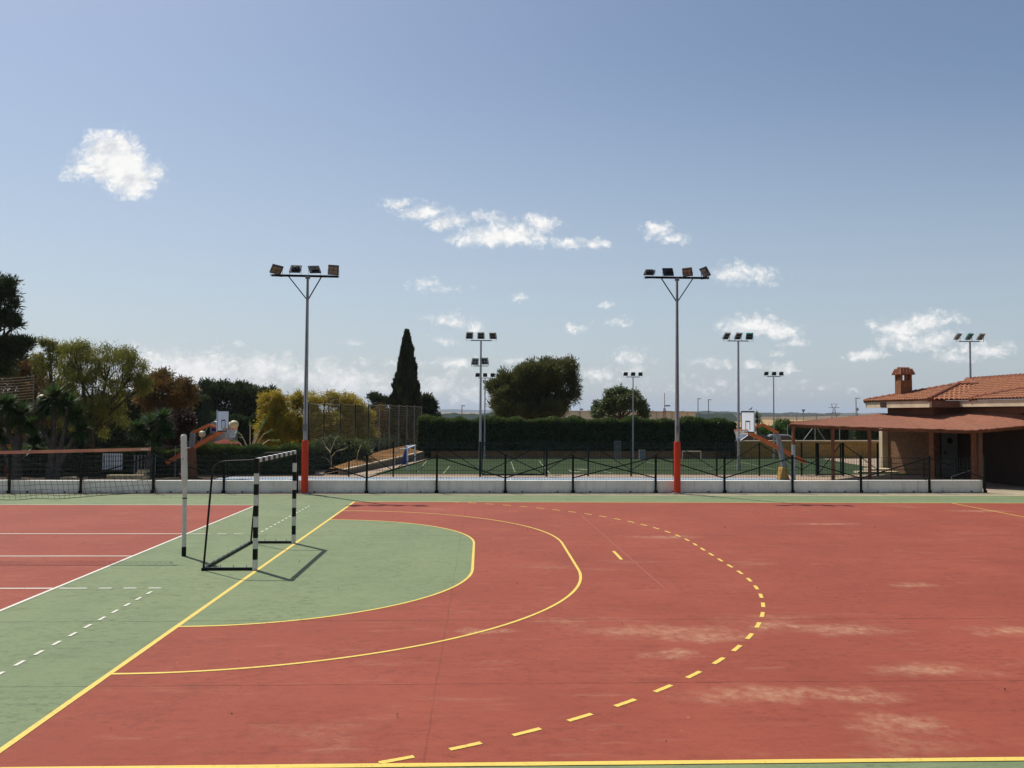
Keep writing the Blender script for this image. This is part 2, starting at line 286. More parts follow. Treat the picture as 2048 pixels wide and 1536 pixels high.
# ------------------------------------------------------------------ helpers
def tag(o, label=None, cat=None, group=None, kind=None):
    for k, v in (('label', label), ('category', cat), ('group', group), ('kind', kind)):
        if v: o[k] = v
    return o
def empty(name, loc=(0, 0, 0), label=None, cat=None, group=None, rz=0):
    o = bpy.data.objects.new(name, None); COL.objects.link(o); o.location = loc; o.rotation_euler.z = rz; o.empty_display_size = .2
    return tag(o, label, cat, group)
class MB:
    def __init__(s): s.v = []; s.f = []; s.mi = []
    def add(s, vs, fs, mi=0):
        n = len(s.v); s.v += [tuple(v) for v in vs]; s.f += [tuple(i+n for i in f) for f in fs]; s.mi += [mi]*len(fs); return s
    def box(s, a, b, mi=0):
        x0, y0, z0 = a; x1, y1, z1 = b
        return s.add([(x0,y0,z0),(x1,y0,z0),(x1,y1,z0),(x0,y1,z0),(x0,y0,z1),(x1,y0,z1),(x1,y1,z1),(x0,y1,z1)],
                     [(0,3,2,1),(4,5,6,7),(0,1,5,4),(1,2,6,5),(2,3,7,6),(3,0,4,7)], mi)
    def cbox(s, c, h, mi=0): return s.box([c[i]-h[i] for i in range(3)], [c[i]+h[i] for i in range(3)], mi)
    def tube(s, a, b, r, r2=None, n=8, mi=0, caps=True):
        a = Vector(a); b = Vector(b); r2 = r if r2 is None else r2; d = (b-a).normalized()
        x = d.orthogonal().normalized() if abs(d.z) < .999 else Vector((1, 0, 0)); y = d.cross(x)
        vs = []
        for c, rr in ((a, r), (b, r2)):
            for k in range(n):
                t = 2*PI*(k+.5)/n; vs.append(c+x*math.cos(t)*rr+y*math.sin(t)*rr)
        fs = [(k, (k+1) % n, n+(k+1) % n, n+k) for k in range(n)]
        if caps: fs += [tuple(reversed(range(n))), tuple(range(n, 2*n))]
        return s.add(vs, fs, mi)
    def path(s, pts, r, n=8, mi=0):
        for i in range(len(pts)-1): s.tube(pts[i], pts[i+1], r if not isinstance(r, (list, tuple)) else r[i], None if not isinstance(r, (list, tuple)) else r[i+1], n, mi)
        return s
    def bar(s, a, b, w, t, mi=0, up=(0, 0, 1)):      # rectangular bar from a to b, w across (horizontal), t along up
        a = Vector(a); b = Vector(b); d = (b-a).normalized(); u = Vector(up)
        if abs(d.dot(u)) > .99: u = Vector((0, 1, 0))
        x = d.cross(u).normalized(); y = x.cross(d).normalized(); vs = []
        for c in (a, b):
            for sx, sy in ((-1,-1),(1,-1),(1,1),(-1,1)): vs.append(c+x*sx*w/2+y*sy*t/2)
        return s.add(vs, [(0,1,5,4),(1,2,6,5),(2,3,7,6),(3,0,4,7),(3,2,1,0),(4,5,6,7)], mi)
    def quad(s, *p, mi=0): return s.add(p, [tuple(range(len(p)))], mi)
    def prism(s, poly, z0, z1, mi=0):                 # poly: xy list
        n = len(poly); vs = [(x, y, z0) for x, y in poly]+[(x, y, z1) for x, y in poly]
        return s.add(vs, [(k, (k+1) % n, n+(k+1) % n, n+k) for k in range(n)]+[tuple(reversed(range(n))), tuple(range(n, 2*n))], mi)
    def sphere(s, c, r, mi=0, n=14, m=9, sz=1):
        vs = []; 
        for j in range(m+1):
            t = PI*j/m
            for k in range(n): vs.append((c[0]+r*math.sin(t)*math.cos(2*PI*k/n), c[1]+r*math.sin(t)*math.sin(2*PI*k/n), c[2]+r*sz*math.cos(t)))
        return s.add(vs, [(j*n+k, (j+1)*n+k, (j+1)*n+(k+1) % n, j*n+(k+1) % n) for j in range(m) for k in range(n)], mi)
    def build(s, name, mat, parent=None, smooth=False, bevel=0):
        me = bpy.data.meshes.new(name); me.from_pydata(s.v, [], s.f)
        mats = mat if isinstance(mat, (list, tuple)) else [mat]
        for m in mats: me.materials.append(m)
        if len(mats) > 1: me.polygons.foreach_set('material_index', s.mi)
        if smooth:
            me.polygons.foreach_set('use_smooth', [True]*len(me.polygons))
            try: me.set_sharp_from_angle(angle=rad(40))
            except Exception: pass
        me.update(); o = bpy.data.objects.new(name, me); COL.objects.link(o)
        if bevel:
            b = o.modifiers.new('bevel', 'BEVEL'); b.width = bevel; b.segments = 2; b.limit_method = 'ANGLE'
        if parent is not None:
            o.parent = parent; 
        return o
def kids(o): return [c for c in bpy.data.objects if c.parent == o]
def copy_tree(o, parent=None):
    c = o.copy(); COL.objects.link(c)
    if parent is not None: c.parent = parent
    for ch in kids(o):
        copy_tree(ch, c)
    return c
# meshes under an Empty are built in the Empty's own frame: positions relative to it
def rel(o, p): return Vector(p)-Vector(o.location)
def struct(name, mb, mat): return tag(mb.build(name, mat), kind='structure')
def sheet(name, poly, z, mat): return struct(name, MB().add([(x, y, z) for x, y in poly], [tuple(range(len(poly)))]), mat)

# ------------------------------------------------------------------ ground
sheet('ground', [(-9000, -60), (9000, -60), (9000, 14000), (-9000, 14000)], -.03, EARTH)
def rect(a, b, c, d): return [(a, b), (c, b), (c, d), (a, d)]
WY = lambda x: 29.78+.0318*x                         # front face of the low wall
sheet('court_surface', [(-40, 1), (60, 1), (60, Y0+12.42), (-40, Y0+11.9)], 0, GREEN)
sheet('concrete_apron', [(-40, Y0+11.9), (60, Y0+12.42), (60, 33.5), (22.5, 33), (19.6, WY(19.6)+.3), (-40, WY(-40)+.3)], -.004, CONC)
sheet('terrace', [(-60, WY(-60)+.3), (19.6, WY(19.6)+.3), (22.5, 33), (60, 33.5), (60, 60), (-60, 60)], -.012, PAVE)
HW = 9.92
VS, VC = -2.90, -.07
sheet('red_playing_area', [(X0, Y0-HW), (X0+45, Y0-HW), (X0+45, Y0+HW), (X0, Y0+HW)], .002, RED)
sheet('red_volleyball_area', [(X0-16, Y0+VC-9), (X0+VS, Y0+VC-9), (X0+VS, Y0+VC+9), (X0-16, Y0+VC+9)], .002, RED)
def arcpts(r, n=40, half=1.5):
    a = [(r*math.sin(t), -half-r*math.cos(t)) for t in np.linspace(0, PI/2, n)]
    b = [(r*math.cos(t), half+r*math.sin(t)) for t in np.linspace(0, PI/2, n)]
    return a+b
a4 = arcpts(4.0); sheet('green_goal_area', [(X0+u, Y0+v) for u, v in a4], .004, GREEN)
def strip(mb, pts, w, z=.0065):
    ps = [Vector((p[0], p[1], 0)) for p in pts]; vs = []
    if len(ps) == 2 and (ps[1]-ps[0]).length > 1: k_ = int((ps[1]-ps[0]).length/.35); ps = [ps[0].lerp(ps[1], q/k_) for q in range(k_+1)]
    w0 = w
    for i, p in enumerate(ps):
        w = w0*random.uniform(.93, 1.07); d = (ps[min(i+1, len(ps)-1)]-ps[max(i-1, 0)]).normalized(); nn = Vector((-d.y, d.x, 0))*w/2
        vs += [(X0+p.x-nn.x, Y0+p.y-nn.y, z), (X0+p.x+nn.x, Y0+p.y+nn.y, z)]
    mb.add(vs, [(2*i, 2*i+2, 2*i+3, 2*i+1) for i in range(len(ps)-1)])
y = MB()
strip(y, [(0, -12.5), (0, HW)], .07)
strip(y, [(.035, HW), (45, HW)], .06); strip(y, [(.035, -HW), (45, -HW)], .07)
strip(y, [(20, -HW+.04), (20, HW-.04)], .05)
strip(y, [(.034, -5.5)]+arcpts(4.0)[1:-1]+[(.034, 5.5)], .05, .0070)
strip(y, [(.034, -7.5)]+arcpts(6.0, 60)[1:-1]+[(.034, 7.5)], .05, .0070)
pts9 = arcpts(9.0, 200); acc = 0; seg = []; on = True
def clip_line(pts, on_len, off_len, phase):
    out = []; cur = []; s = phase
    for i in range(len(pts)-1):
        a, b = pts[i], pts[i+1]; d = math.dist(a, b); k = max(1, int(d/.02))
        for j in range(k):
            q = (a[0]+(b[0]-a[0])*j/k, a[1]+(b[1]-a[1])*j/k); ison = (s % (on_len+off_len)) < on_len
            if ison: cur.append(q)
            elif cur: out.append(cur); cur = []
            s += d/k
    return out
for dsh in clip_line(pts9, .33, .312, -.16):
    dsh = [q for q in dsh if abs(q[1]) < HW-.02]
    if len(dsh) > 2: strip(y, dsh, .058)
strip(y, [(7, -.5), (7, .5)], .065)
struct('yellow_markings', y, YEL)
w_ = MB()
strip(w_, [(VS, VC-9), (VS, VC+9)], .06)
strip(w_, [(-16, VC+9), (VS-.03, VC+9)], .05)
for v in (VC-3, VC, VC+3): strip(w_, [(-16, v), (VS-.03, v)], .06)
for v in (VC-3.0, VC+3.0):
    for k in range(4): strip(w_, [(VS+.08 if k == 0 else -2.58+.403*k, v), (-2.37+.403*k, v)], .055)
v = VC-3.25
while v > -10: strip(w_, [(-1.215, v), (-1.215, v-.19)], .045); v -= .408
v = VC+3.3
while v < 8.9: strip(w_, [(-1.215, v), (-1.215, v+.19)], .045); v += .408
struct('white_markings', w_, WHT)
fd = MB(); strip(fd, [(-20, 11.05), (45, 11.6)], .05); strip(fd, [(-20, 11.9), (45, 12.45)], .09, .0070)
struct('faded_markings', fd, FAD)
od = MB(); g1, g2 = G(1160, 1029), G(1330, 1178); strip(od, [(g1.x-X0, g1.y-Y0), (g2.x-X0, g2.y-Y0)], .04, .0050)
g1, g2 = G(1238, 1117), G(1360, 1225); 
struct('worn_markings', od, OLD)
# blue court, pitch
sheet('blue_court', [(-11.5, 31.2), (14.1, 31.6), (14.1, 36.95), (-11.5, 36.6)], .0, BLUE)
bl = MB(); 
for x0_, x1_ in ((-11, 13.9),): bl.bar((x0_, 36.05, .003), (x1_, 36.4, .003), .05, .002)
for xx in (1.3, -8.4, 12.4): bl.bar((xx, 31.5, .003), (xx, 36.2, .003), .05, .002)
struct('blue_court_markings', bl, WHT)
sheet('football_pitch', [(-5.1, 38.7), (21.4, 39.6), (23, 54.7), (-3.3, 51.2)], .006, TURF)
pl = MB()
def ln(a, b, w=.05): A = G(*a); B = G(*b); pl.bar((A.x, A.y, .014), (B.x, B.y, .014), w, .004)
ln((886, 948), (900, 932)); ln((835, 944), (855, 920)); ln((1030, 945), (1022, 924)); ln((1100, 948), (1078, 922)); ln((1200, 941), (1225, 947)); ln((1280, 921), (1320, 930)); ln((1480, 924), (1550, 940)); ln((1390, 944), (1480, 930)); ln((1165, 940), (1152, 945))
cpx = G(1158, 942)
pl.path([(cpx.x+.5*math.cos(t), cpx.y+1.1*math.sin(t), .014) for t in np.linspace(0, 5, 14)], .03, 4)
struct('pitch_markings', pl, paint('worn_pitch_line', (.26, .28, .17), .2, 3, .9, .1))

n_ = 420; lx = RNG.uniform(-12, 22, n_); ly = np.where(RNG.random(n_) < .55, RNG.uniform(7, 30, n_), 29.6+.0318*lx-RNG.random(n_)**3*1.2)
# ------------------------------------------------------------------ low wall and its fence
WALL = empty('low_wall', (0, WY(0), 0), 'low white painted block wall along the far side of the red court', 'wall')
FX = [-29.2, -26.7, -24.2, -21.7, -19.15, -16.65, -14.21, -11.71, -9.24, -6.65, -4.16, -1.62, .89, 3.40, 6.51, 9.13, 11.75, 14.42, 17.12, 19.33]
def wp(x, dy, z): return Vector((x, WY(x)+dy-WY(0), z))
for i in range(len(FX)-1):
    a, b = FX[i]+.04, FX[i+1]-.04
    if i == len(FX)-2: b = FX[i+1]-.06
    h0 = .455+random.uniform(-.008, .012); h1 = h0+random.uniform(-.006, .006)
    m = MB(); vs = [wp(a, 0, 0), wp(b, 0, 0), wp(b, .2, 0), wp(a, .2, 0), wp(a, 0, h0), wp(b, 0, h1), wp(b, .2, h1), wp(a, .2, h0)]
    m.add(vs, [(0,3,2,1),(4,5,6,7),(0,1,5,4),(1,2,6,5),(2,3,7,6),(3,0,4,7)]); m.build('block_panel', WALLM, WALL, bevel=.012)
    for q in ((.24, .78) if b-a < 2.8 else (.2, .7)):
        if FX[i] < -15 and FX[i] < -21: break
        x = a+(b-a)*q; d = MB(); d.tube(wp(x, -.035, .045), wp(x, .05, .05), .028, n=8); d.tube(wp(x, -.037, .045), wp(x, -.034, .045), .02, n=8, mi=1)
        d.build('drain_pipe', [random.choice([GALVD, BLACKM]), random.choice([BOARDW, BLACKM, BLACKM])], WALL)
FEN = empty('near_fence', (0, WY(0), 0), 'dark green steel mesh fence with V shaped braces rising behind the low white wall', 'fence')
ZT = 1.405
def mesh_panel(a, b, z0, z1, parent, dx=.1, rows=(), w=.0075, name='mesh_panel', hw=.009):
    m = MB(); a = Vector(a); b = Vector(b); n = max(2, int((b-a).length/dx)); 
    for k in range(1, n):
        p = a.lerp(b, k/n); m.bar((p.x, p.y, z0), (p.x, p.y, z1), w, w)
    for z in rows: m.bar((a.x, a.y, z), (b.x, b.y, z), hw, hw)
    return m.build(name, WIREM, parent)
for i, x in enumerate(FX):
    p = wp(x, .02, 0); m = MB(); m.cbox((p.x, p.y-.05, ZT/2), (.038, .035, ZT/2)); m.cbox((p.x, p.y-.05, ZT+.008), (.045, .042, .008))
    m.box((p.x-.07, p.y-.1, 0), (p.x+.07, p.y-.085, .1)); m.build('post', DARKM, FEN, bevel=.004)
FD = {-16.65: 'd', -14.21: 'u', -11.71: 'd', -9.24: 'u', -6.65: 'd', -4.16: 'u', -1.62: 'd', .89: 'u', 3.4: 'x', 6.51: 'd', 9.13: 'u', 11.75: 'd', 14.42: 'u', 17.12: 'd', -19.15: 'u', -21.7: 'd', -24.2: 'u', -26.7: 'd', -29.2: 'u'}
for i in range(len(FX)-1):
    a, b = FX[i], FX[i+1]; k = FD[a]; A = wp(a, -.02, 0); B = wp(b, -.02, 0)
    for s, on in (('d', k in 'dx'), ('u', k in 'ux')):
        if not on: continue
        p, q = (A+Vector((.04, 0, ZT-.09)), B+Vector((-.04, 0, .56))) if s == 'd' else (A+Vector((.04, .035 if k == 'x' else 0, .56)), B+Vector((-.04, .035 if k == 'x' else 0, ZT-.09)))
        MB().bar(p, q, .03, .04).build('diagonal_brace', DARKM, FEN)
    rows = (.50, .66, .83, .99, 1.16, 1.33)
    if b > 19: rows = (.5, 1.0)
    mesh_panel(A+Vector((.04, .04, 0)), B+Vector((-.04, .04, 0)), .47, 1.34, FEN, .1, rows)

m = MB(); m.quad((-30, WY(-30)-.03, .001), (19.4, WY(19.4)-.03, .001), (19.4, WY(19.4)+.01, .001), (-30, WY(-30)+.01, .001)); struct('wall_foot_strip', m, BARK)  # thin dark strip marking the gap along the foot of the wall
# ------------------------------------------------------------------ second fence
SY = lambda x: 37.35+.068*x
F2 = empty('far_fence', (0, SY(0), 0), 'taller dark steel mesh fence between the blue court and the football pitch', 'fence')
def sp(x, z=0, dy=0): return Vector((x, SY(x)+dy-SY(0), z))
SX = [-8, -6.0, -4.01, -2.03, -.05, 3.04, 5.01, 7.06, 9.12, 11.21, 13.32, 15.43, 16.19, 17.52, 19.3]
Z2 = 1.60
for x in SX:
    hw = .05 if x in (-.05, 3.04, 16.19, 17.52) else .032
    m = MB(); p = sp(x); m.cbox((p.x, p.y, Z2/2), (hw, .04, Z2/2)); m.build('post', DARKM, F2)
sd2 = {-8: 'u', -6.0: 'd', -4.01: 'u', -2.03: 'd', 3.04: 'u', 5.01: 'd', 7.06: 'u', 9.12: 'd', 11.21: 'u', 13.32: 'd', 15.43: 'u', 17.52: 'd'}
for i in range(len(SX)-1):
    a, b = SX[i], SX[i+1]
    if a in (-.05, 16.19): continue
    k = sd2[a]
    p, q = (sp(a+.03, Z2-.07), sp(b-.03, .30)) if k == 'd' else (sp(a+.03, .30), sp(b-.03, Z2-.07))
    if a == 15.43: q = sp(b-.03, .75)
    MB().bar(p, q, .025, .035).build('diagonal_brace', DARKM, F2)
    mesh_panel(sp(a+.03, 0, .03), sp(b-.03, 0, .03), .05, Z2-.05, F2, .11, (.06, .28, .55, .82, 1.1, 1.35, Z2-.06), .006, hw=.009)
for a, b, lab in ((-.05, 3.04, 'wide dark steel gate with crossed braces near the middle of the far fence'), (16.19, 17.52, 'narrow dark steel gate of the far fence, near the wooden canopy posts')):
    g = empty('mesh_gate', sp(a)+Vector((0, SY(0), 0)), lab, 'gate'); l = b-a; sl_ = (SY(b)-SY(a))/l
    q = lambda x, z, dy=0: Vector((x, sl_*x+dy, z))
    m = MB()
    for z in (.07, Z2-.03): m.bar(q(.07, z), q(l-.07, z), .04, .06 if z < 1 else .03)
    for x in (.09, l-.12): m.bar(q(x, .1), q(x, Z2-.05), .05, .05)
    m.build('gate_frame', DARKM, g)
    m = MB(); m.bar(q(.1, .12), q(l-.12, Z2-.08), .025, .04); m.build('diagonal_brace', DARKM, g)
    if l > 2: m = MB(); m.bar(q(.1, Z2-.08, .03), q(l-.12, .12, .03), .025, .04); m.build('diagonal_brace', DARKM, g)
    mesh_panel(q(.1, 0, .05), q(l-.12, 0, .05), .1, Z2-.05, g, .11, (.3, .6, .9, 1.2, 1.5), .006)

# ------------------------------------------------------------------ floodlights
def lamp(parent, c, w, h, yaw, tilt, hm, lm, cells, roll=0):
    """floodlight head: looks along -Y when yaw is 0; tilt > 0 turns the lens down; c is in the parent's frame"""
    R_ = Matrix.Translation(Vector(c)) @ Matrix.Rotation(yaw, 4, 'Z') @ Matrix.Rotation(tilt, 4, 'X') @ Matrix.Rotation(roll, 4, 'Y')
    m = MB(); m.box((-w/2, -.03, -h/2), (w/2, .03, h/2)); m.box((-w*.32, .03, -h*.32), (w*.32, .075, h*.32))
    for k in range(6): x = -w*.28+k*w*.112; m.box((x, .075, -h*.3), (x+.008, .10, h*.3))
    m.box((-w*.1, .101, -h*.08), (w*.1, .125, h*.08))
    m.v = [tuple(R_ @ Vector(v)) for v in m.v]; o = m.build('floodlight', hm, parent)
    m = MB(); g = .012
    nx, nz = cells
    for i in range(nx):
        for j in range(nz):
            x0 = -w/2+.03+i*(w-.06)/nx; x1 = x0+(w-.06)/nx-g*1.5; z0 = -h/2+.03+j*(h-.06)/nz; z1 = z0+(h-.06)/nz-g*1.5
            m.box((x0, -.036, z0), (x1, -.031, z1))
    m.v = [tuple(R_ @ Vector(v)) for v in m.v]; m.build('lens', lm, o)
    m = MB(); R2 = Matrix.Translation(Vector(c)) @ Matrix.Rotation(yaw, 4, 'Z')
    for s in (-1, 1): m.bar((s*(w/2+.012), 0, 0), (s*(w/2+.012), 0, -h/2-.07), .008, .03)
    m.bar((-w/2-.012, 0, -h/2-.07), (w/2+.012, 0, -h/2-.07), .03, .008)
    m.v = [tuple(R2 @ Vector(v)) for v in m.v]; m.build('yoke', GALVD, o)
def mast4(px, y1, y2, lab, lamps, xb0, xb1):
    b = G(px, 987); Yb = b.y; t = empty('floodlight_mast', (b.x, Yb, 0), lab, 'floodlight', 'red padded floodlight masts beside the court')
    top = P(px, y1, Yb).z
    m = MB(); m.tube((0, 0, 0), (0, 0, 3.0), .085, .078, 14); m.tube((0, 0, 3.0), (0, 0, top), .078, .045, 14); m.build('pole', GALV, t, smooth=True)
    m = MB(); m.tube((0, 0, .03), (0, 0, 1.92), .128, .122, 10); m.build('padding', PADR, t, smooth=False, bevel=.012)
    m = MB(); m.box((-.19, -.19, .002), (.19, .19, .028));
    for sx in (-.15, .15):
        for sy in (-.15, .15): m.tube((sx, sy, .028), (sx, sy, .06), .014, n=6)
    m.build('base_plate', GALV, t)
    zb = top+.03; a = P(xb0, y1, Yb); c = P(xb1, y1, Yb)
    m = MB(); m.bar((a.x-b.x, 0, zb), (c.x-b.x, 0, zb-.02*(px < 700)), .07, .075); m.build('crossbar', DARKM, t)
    m = MB(); m.cbox((0, 0, top-.03), (.075, .06, .055)); m.build('bracket', GALVD, t)
    m = MB(); m.box((-.075, -.13, 2.25), (.075, -.075, 2.5)); m.build('junction_box', GALVD, t, bevel=.006)
    m = MB(); m.tube((0, -.098, 2.5), (0, -.06, top-.1), .009, n=5); m.build('cable', BLACKM, t)
    zj = P(px, y2, Yb).z
    for xx in (a.x-b.x+.62, c.x-b.x-.62):
        m = MB(); m.bar((xx, 0, zb-.04), (math.copysign(.035, xx), 0, zj), .035, .035); m.build('strut', DARKM, t)
    for (lx, ly, w, h, yaw, tilt, roll) in lamps:
        c = P(lx, ly, Yb); lamp(t, (c.x-b.x, 0, c.z), w, h, yaw, tilt, LAMPB, LENSB, (2, 2), roll)
    return t
mast4(609, 553, 598, 'red padded floodlight mast with four lamps, directly behind the black and white goal',
      [(553, 539, .40, .36, rad(28), rad(42), rad(10)), (591, 538, .40, .33, rad(176), rad(35), rad(-2)), (629, 539, .40, .36, rad(200), rad(42), rad(8)), (667, 540, .38, .36, rad(8), rad(14), rad(2))], 543, 677)
mast4(1354.5, 557, 602, 'red padded floodlight mast with four black lamps, standing alone in front of the hedge',
      [(1299, 545, .38, .30, rad(160), rad(48), rad(-8)), (1336, 544, .39, .33, rad(182), rad(28), rad(2)), (1375, 544, .36, .34, rad(-20), rad(38), rad(-4)), (1410, 544, .34, .38, rad(-58), rad(32), rad(-8))], 1290, 1418)
def mast3(px, base_y, top_y, lab, Yb, offs, w, h, hm, extra=(), yaws=(0, 0, 0), thin=.05, grp='tall grey masts with three lamps'):
    p = P(px, base_y, Yb); t = empty('floodlight_mast', (p.x, Yb, 0), lab, 'floodlight', grp); sc = Yb/F
    top = P(px, top_y, Yb).z
    m = MB(); m.tube((0, 0, 0), (0, 0, top), thin*1.5, thin, 10); m.tube((0, 0, 0), (0, 0, .3), thin*2.1, thin*2.1, 10); m.build('pole', GALV, t, smooth=True)
    m = MB(); m.bar((offs[0]*sc*.9, 0, top), (offs[-1]*sc*.9, 0, top), .05, .05); m.build('crossbar', GALVD, t)
    for k, dx in enumerate(offs):
        lamp(t, (dx*sc, 0, top+h*.5+.06), w, h, rad(yaws[k]), rad(40), hm[k], LENSD, (1, 2))
    for (dx, yy_, yw, ww, hh) in extra:
        c = P(px+dx, yy_, Yb); lamp(t, (c.x-p.x, 0, c.z), ww, hh, rad(yw), rad(18), LAMPG, BOARDW if 0 else LENSD, (2, 2))
    if extra:
        z = P(px, extra[0][1]+9, Yb).z; m = MB(); m.bar((-.38, 0, z), (.38, 0, z), .04, .04); m.build('crossbar', GALVD, t)
mast3(960, 945, 681, 'tall grey mast with two extra lamps under its top three, beside the pine', 41.6, (-23, 0, 24), .36, .40, (LAMPG,)*3, ((-10, 723, 30, .38, .36), (10, 722, -30, .38, .36)), (8, 0, -12))
mast3(1477.5, 942, 682, 'tall grey floodlight mast passing just behind the right hand basketball hoop', 41.9, (-24, 0, 23), .36, .40, (LAMPG, LAMPG, LAMPT), yaws=(24, 15, -10))
mast3(1943.5, 942, 683, 'tall grey floodlight mast with three lamps rising from behind the tiled roof', 43.8, (-25, -1, 23), .36, .42, (LAMPG, LAMPT, LAMPG), yaws=(28, 20, 14))
mast3(969, 918, 756, 'short thin floodlight mast with three small dark lamps, close to the taller mast', 51.3, (-15, 0, 15), .26, .26, (LAMPB,)*3, yaws=(6, 0, -4), thin=.035, grp='short thin masts with three small lamps')
mast3(1266, 918, 754, 'short thin floodlight mast in front of the round green tree', 51.9, (-15, 0, 15), .26, .26, (LAMPB,)*3, yaws=(6, 0, -12), thin=.035, grp='short thin masts with three small lamps')
mast3(1548, 918, 753, 'short thin floodlight mast right of the white backboard, above the dry fields', 52.6, (-15, 1, 16), .26, .26, (LAMPB,)*3, yaws=(4, -8, -16), thin=.035, grp='short thin masts with three small lamps')

# ------------------------------------------------------------------ goal
def banded(a, b, wdt, bands, first):
    m = MB(); a = Vector(a); b = Vector(b)
    for k in range(len(bands)-1): m.bar(a.lerp(b, bands[k]), a.lerp(b, bands[k+1]), wdt, wdt, (first+k) % 2, up=(0, 1, 0) if abs((b-a).z) > .5 else (0, 0, 1))
    return m
GT = empty('handball_goal', C(0, 0), 'black and white striped handball goal without a net, standing on the yellow goal line', 'goal')
gh = 2.08; bz = [0]+[.2*k/gh for k in range(1, 10)]+[1]
for s in (-1, 1):
    banded((-.04, s*1.54, 0), (-.04, s*1.54, gh), .08, bz, 1).build('goal_post', [BLACKM, WPAINT], GT, bevel=.006)
nb = 15; banded((-.04, -1.50, gh-.04), (-.04, 1.50, gh-.04), .078, [k/nb for k in range(nb+1)], 1).build('crossbar', [BLACKM, WPAINT], GT, bevel=.006)
for s in (-1, 1):
    yb = s*1.54; m = MB()
    arc = [(-.62-.24*math.sin(t), yb, gh-.06-.24*(1-math.cos(t))) for t in np.linspace(0, PI/2*.9, 7)]
    m.path([(-.08, yb, gh-.035), (-.62, yb, gh-.06)]+arc[1:]+[(-.985, yb, .04)], .019, 8); m.build('side_frame', BLACKM, GT, smooth=True)
    m = MB(); m.bar((-.08, yb, .03), (-1.0, yb, .03), .045, .045); m.build('ground_bar', BLACKM, GT)
    for k in range(4):
        x = -.2-.24*k; m = MB(); m.path([(x, yb, .05), (x+.012, yb, .085), (x-.012, yb, .1)], .006, 5); m.build('net_hook', GALV, GT)
m = MB(); m.bar((-.985, -1.6, .03), (-.985, 1.6, .03), .045, .045); m.build('ground_bar', BLACKM, GT)
for k in range(10):
    y_ = -1.3+k*.29; m = MB(); m.path([(-.985, y_, .05), (-.975, y_, .085), (-.99, y_+.02, .1)], .006, 5); m.build('net_hook', GALV, GT)

# ------------------------------------------------------------------ volleyball post and net
pb = C(-1.89, -.04); VP = empty('net_post', pb, 'white round volleyball post with a black foot, left of the goal', 'post')
m = MB(); m.tube((0, 0, .19), (-.005, 0, 1.28), .043, .043, 16); m.tube((-.005, 0, 1.28), (-.02, 0, 1.62), .043, .062, 16); m.tube((-.02, 0, 1.62), (-.05, 0, 2.44), .062, .060, 16); m.tube((-.05, 0, 2.44), (-.05, 0, 2.475), .058, .035, 16)
m.build('pole', WPAINT, VP, smooth=True)
MB().tube((0, 0, .002), (0, 0, .19), .0455, n=16).build('foot', BLACKM, VP, smooth=True)
m = MB(); m.tube((-.005, 0, 1.165), (-.005, 0, 1.185), .05, n=14); m.build('strap', CORD, VP)
for z, s in ((2.36, -1), (2.30, 1), (2.24, -1), (2.15, 1), (2.0, -1), (1.98, 1), (2.41, -1), (1.66, -1)):
    MB().tube((-.035+s*.05, -.02, z), (-.035+s*.085, -.02, z+.012), .008, n=6).build('hook', GALVD, VP)
MB().tube((-.035, -.07, 1.975), (-.035, -.055, 1.975), .012, n=8).build('bolt', BLACKM, VP)
NY = 16.75; VN = empty('volleyball_net', (-6.74, NY, 0), 'slack volleyball net with an orange brown top band, stretched left from the white post', 'net')
xe = -13.5
def ztop(x): return 2.20+(x+6.74)*.031+.0022*(x+6.74)**2*.5
def zbot(x):
    t = -(x+6.66); return 1.285-.075*t+.0085*t*t+.02*math.sin(t*2.1) + .035*math.exp(-((x+9.0)/.25)**2)
n = 24; m = MB()
for k in range(n):
    xa, xb = -6.74-(6.74)*k/n, -6.74-(6.74)*(k+1)/n
    za, zb_ = ztop(xa), ztop(xb)
    m.add([(xa+6.74, -.008, za), (xb+6.74, -.008, zb_), (xb+6.74, -.006, zb_-.062), (xa+6.74, -.006, za-.062), (xa+6.74, .008, za), (xb+6.74, .008, zb_), (xb+6.74, .006, zb_-.062), (xa+6.74, .006, za-.062)],
          [(0,1,2,3),(7,6,5,4),(0,4,5,1),(3,2,6,7)])
m.build('top_band', TAPE, VN)
m = MB(); m.box((-.20, -.011, ztop(-6.9)-.035), (-.05, -.0085, ztop(-6.9)-.018)); m.build('maker_tag', BOARDW, VN)
m = MB(); k = 0; x = -6.76
def nety(x, z): return .02*math.sin(x*3+z*2)
while x > xe:
    sh = .12*math.exp((x+6.76)*.5)+.05
    pts = []
    for j in range(9):
        t = j/8; za, zb_ = ztop(x)-.06, zbot(x); xx = x+sh*t*t+.012*math.sin(x*9+t*5)
        pts.append((xx+6.74, nety(x, t), za+(zb_-za)*t))
    m.path(pts, .0032, 4); x -= .105
for j in range(1, 9):
    t = j/8.6; pts = []; x = -6.76
    while x > xe:
        sh = .12*math.exp((x+6.76)*.5)+.05
        za, zb_ = ztop(x)-.06, zbot(x); pts.append((x+sh*t*t+6.74, nety(x, t), za+(zb_-za)*t+.006*math.sin(x*7+j))); x -= .105
    m.path(pts, .0032, 4)
m.build('mesh', CORD, VN)
m = MB(); m.path([(0, 0, 2.18), (.015, .01, 2.0), (.0, .02, 1.75), (.05, .01, 1.5), (.13, 0, 1.27)], .007, 6)
x = -6.61; pts = []
while x > xe: pts.append((x+6.74, .0, zbot(x)-.005)); x -= .15
m.path(pts, .006, 5); m.build('edge_rope', CORD, VN)
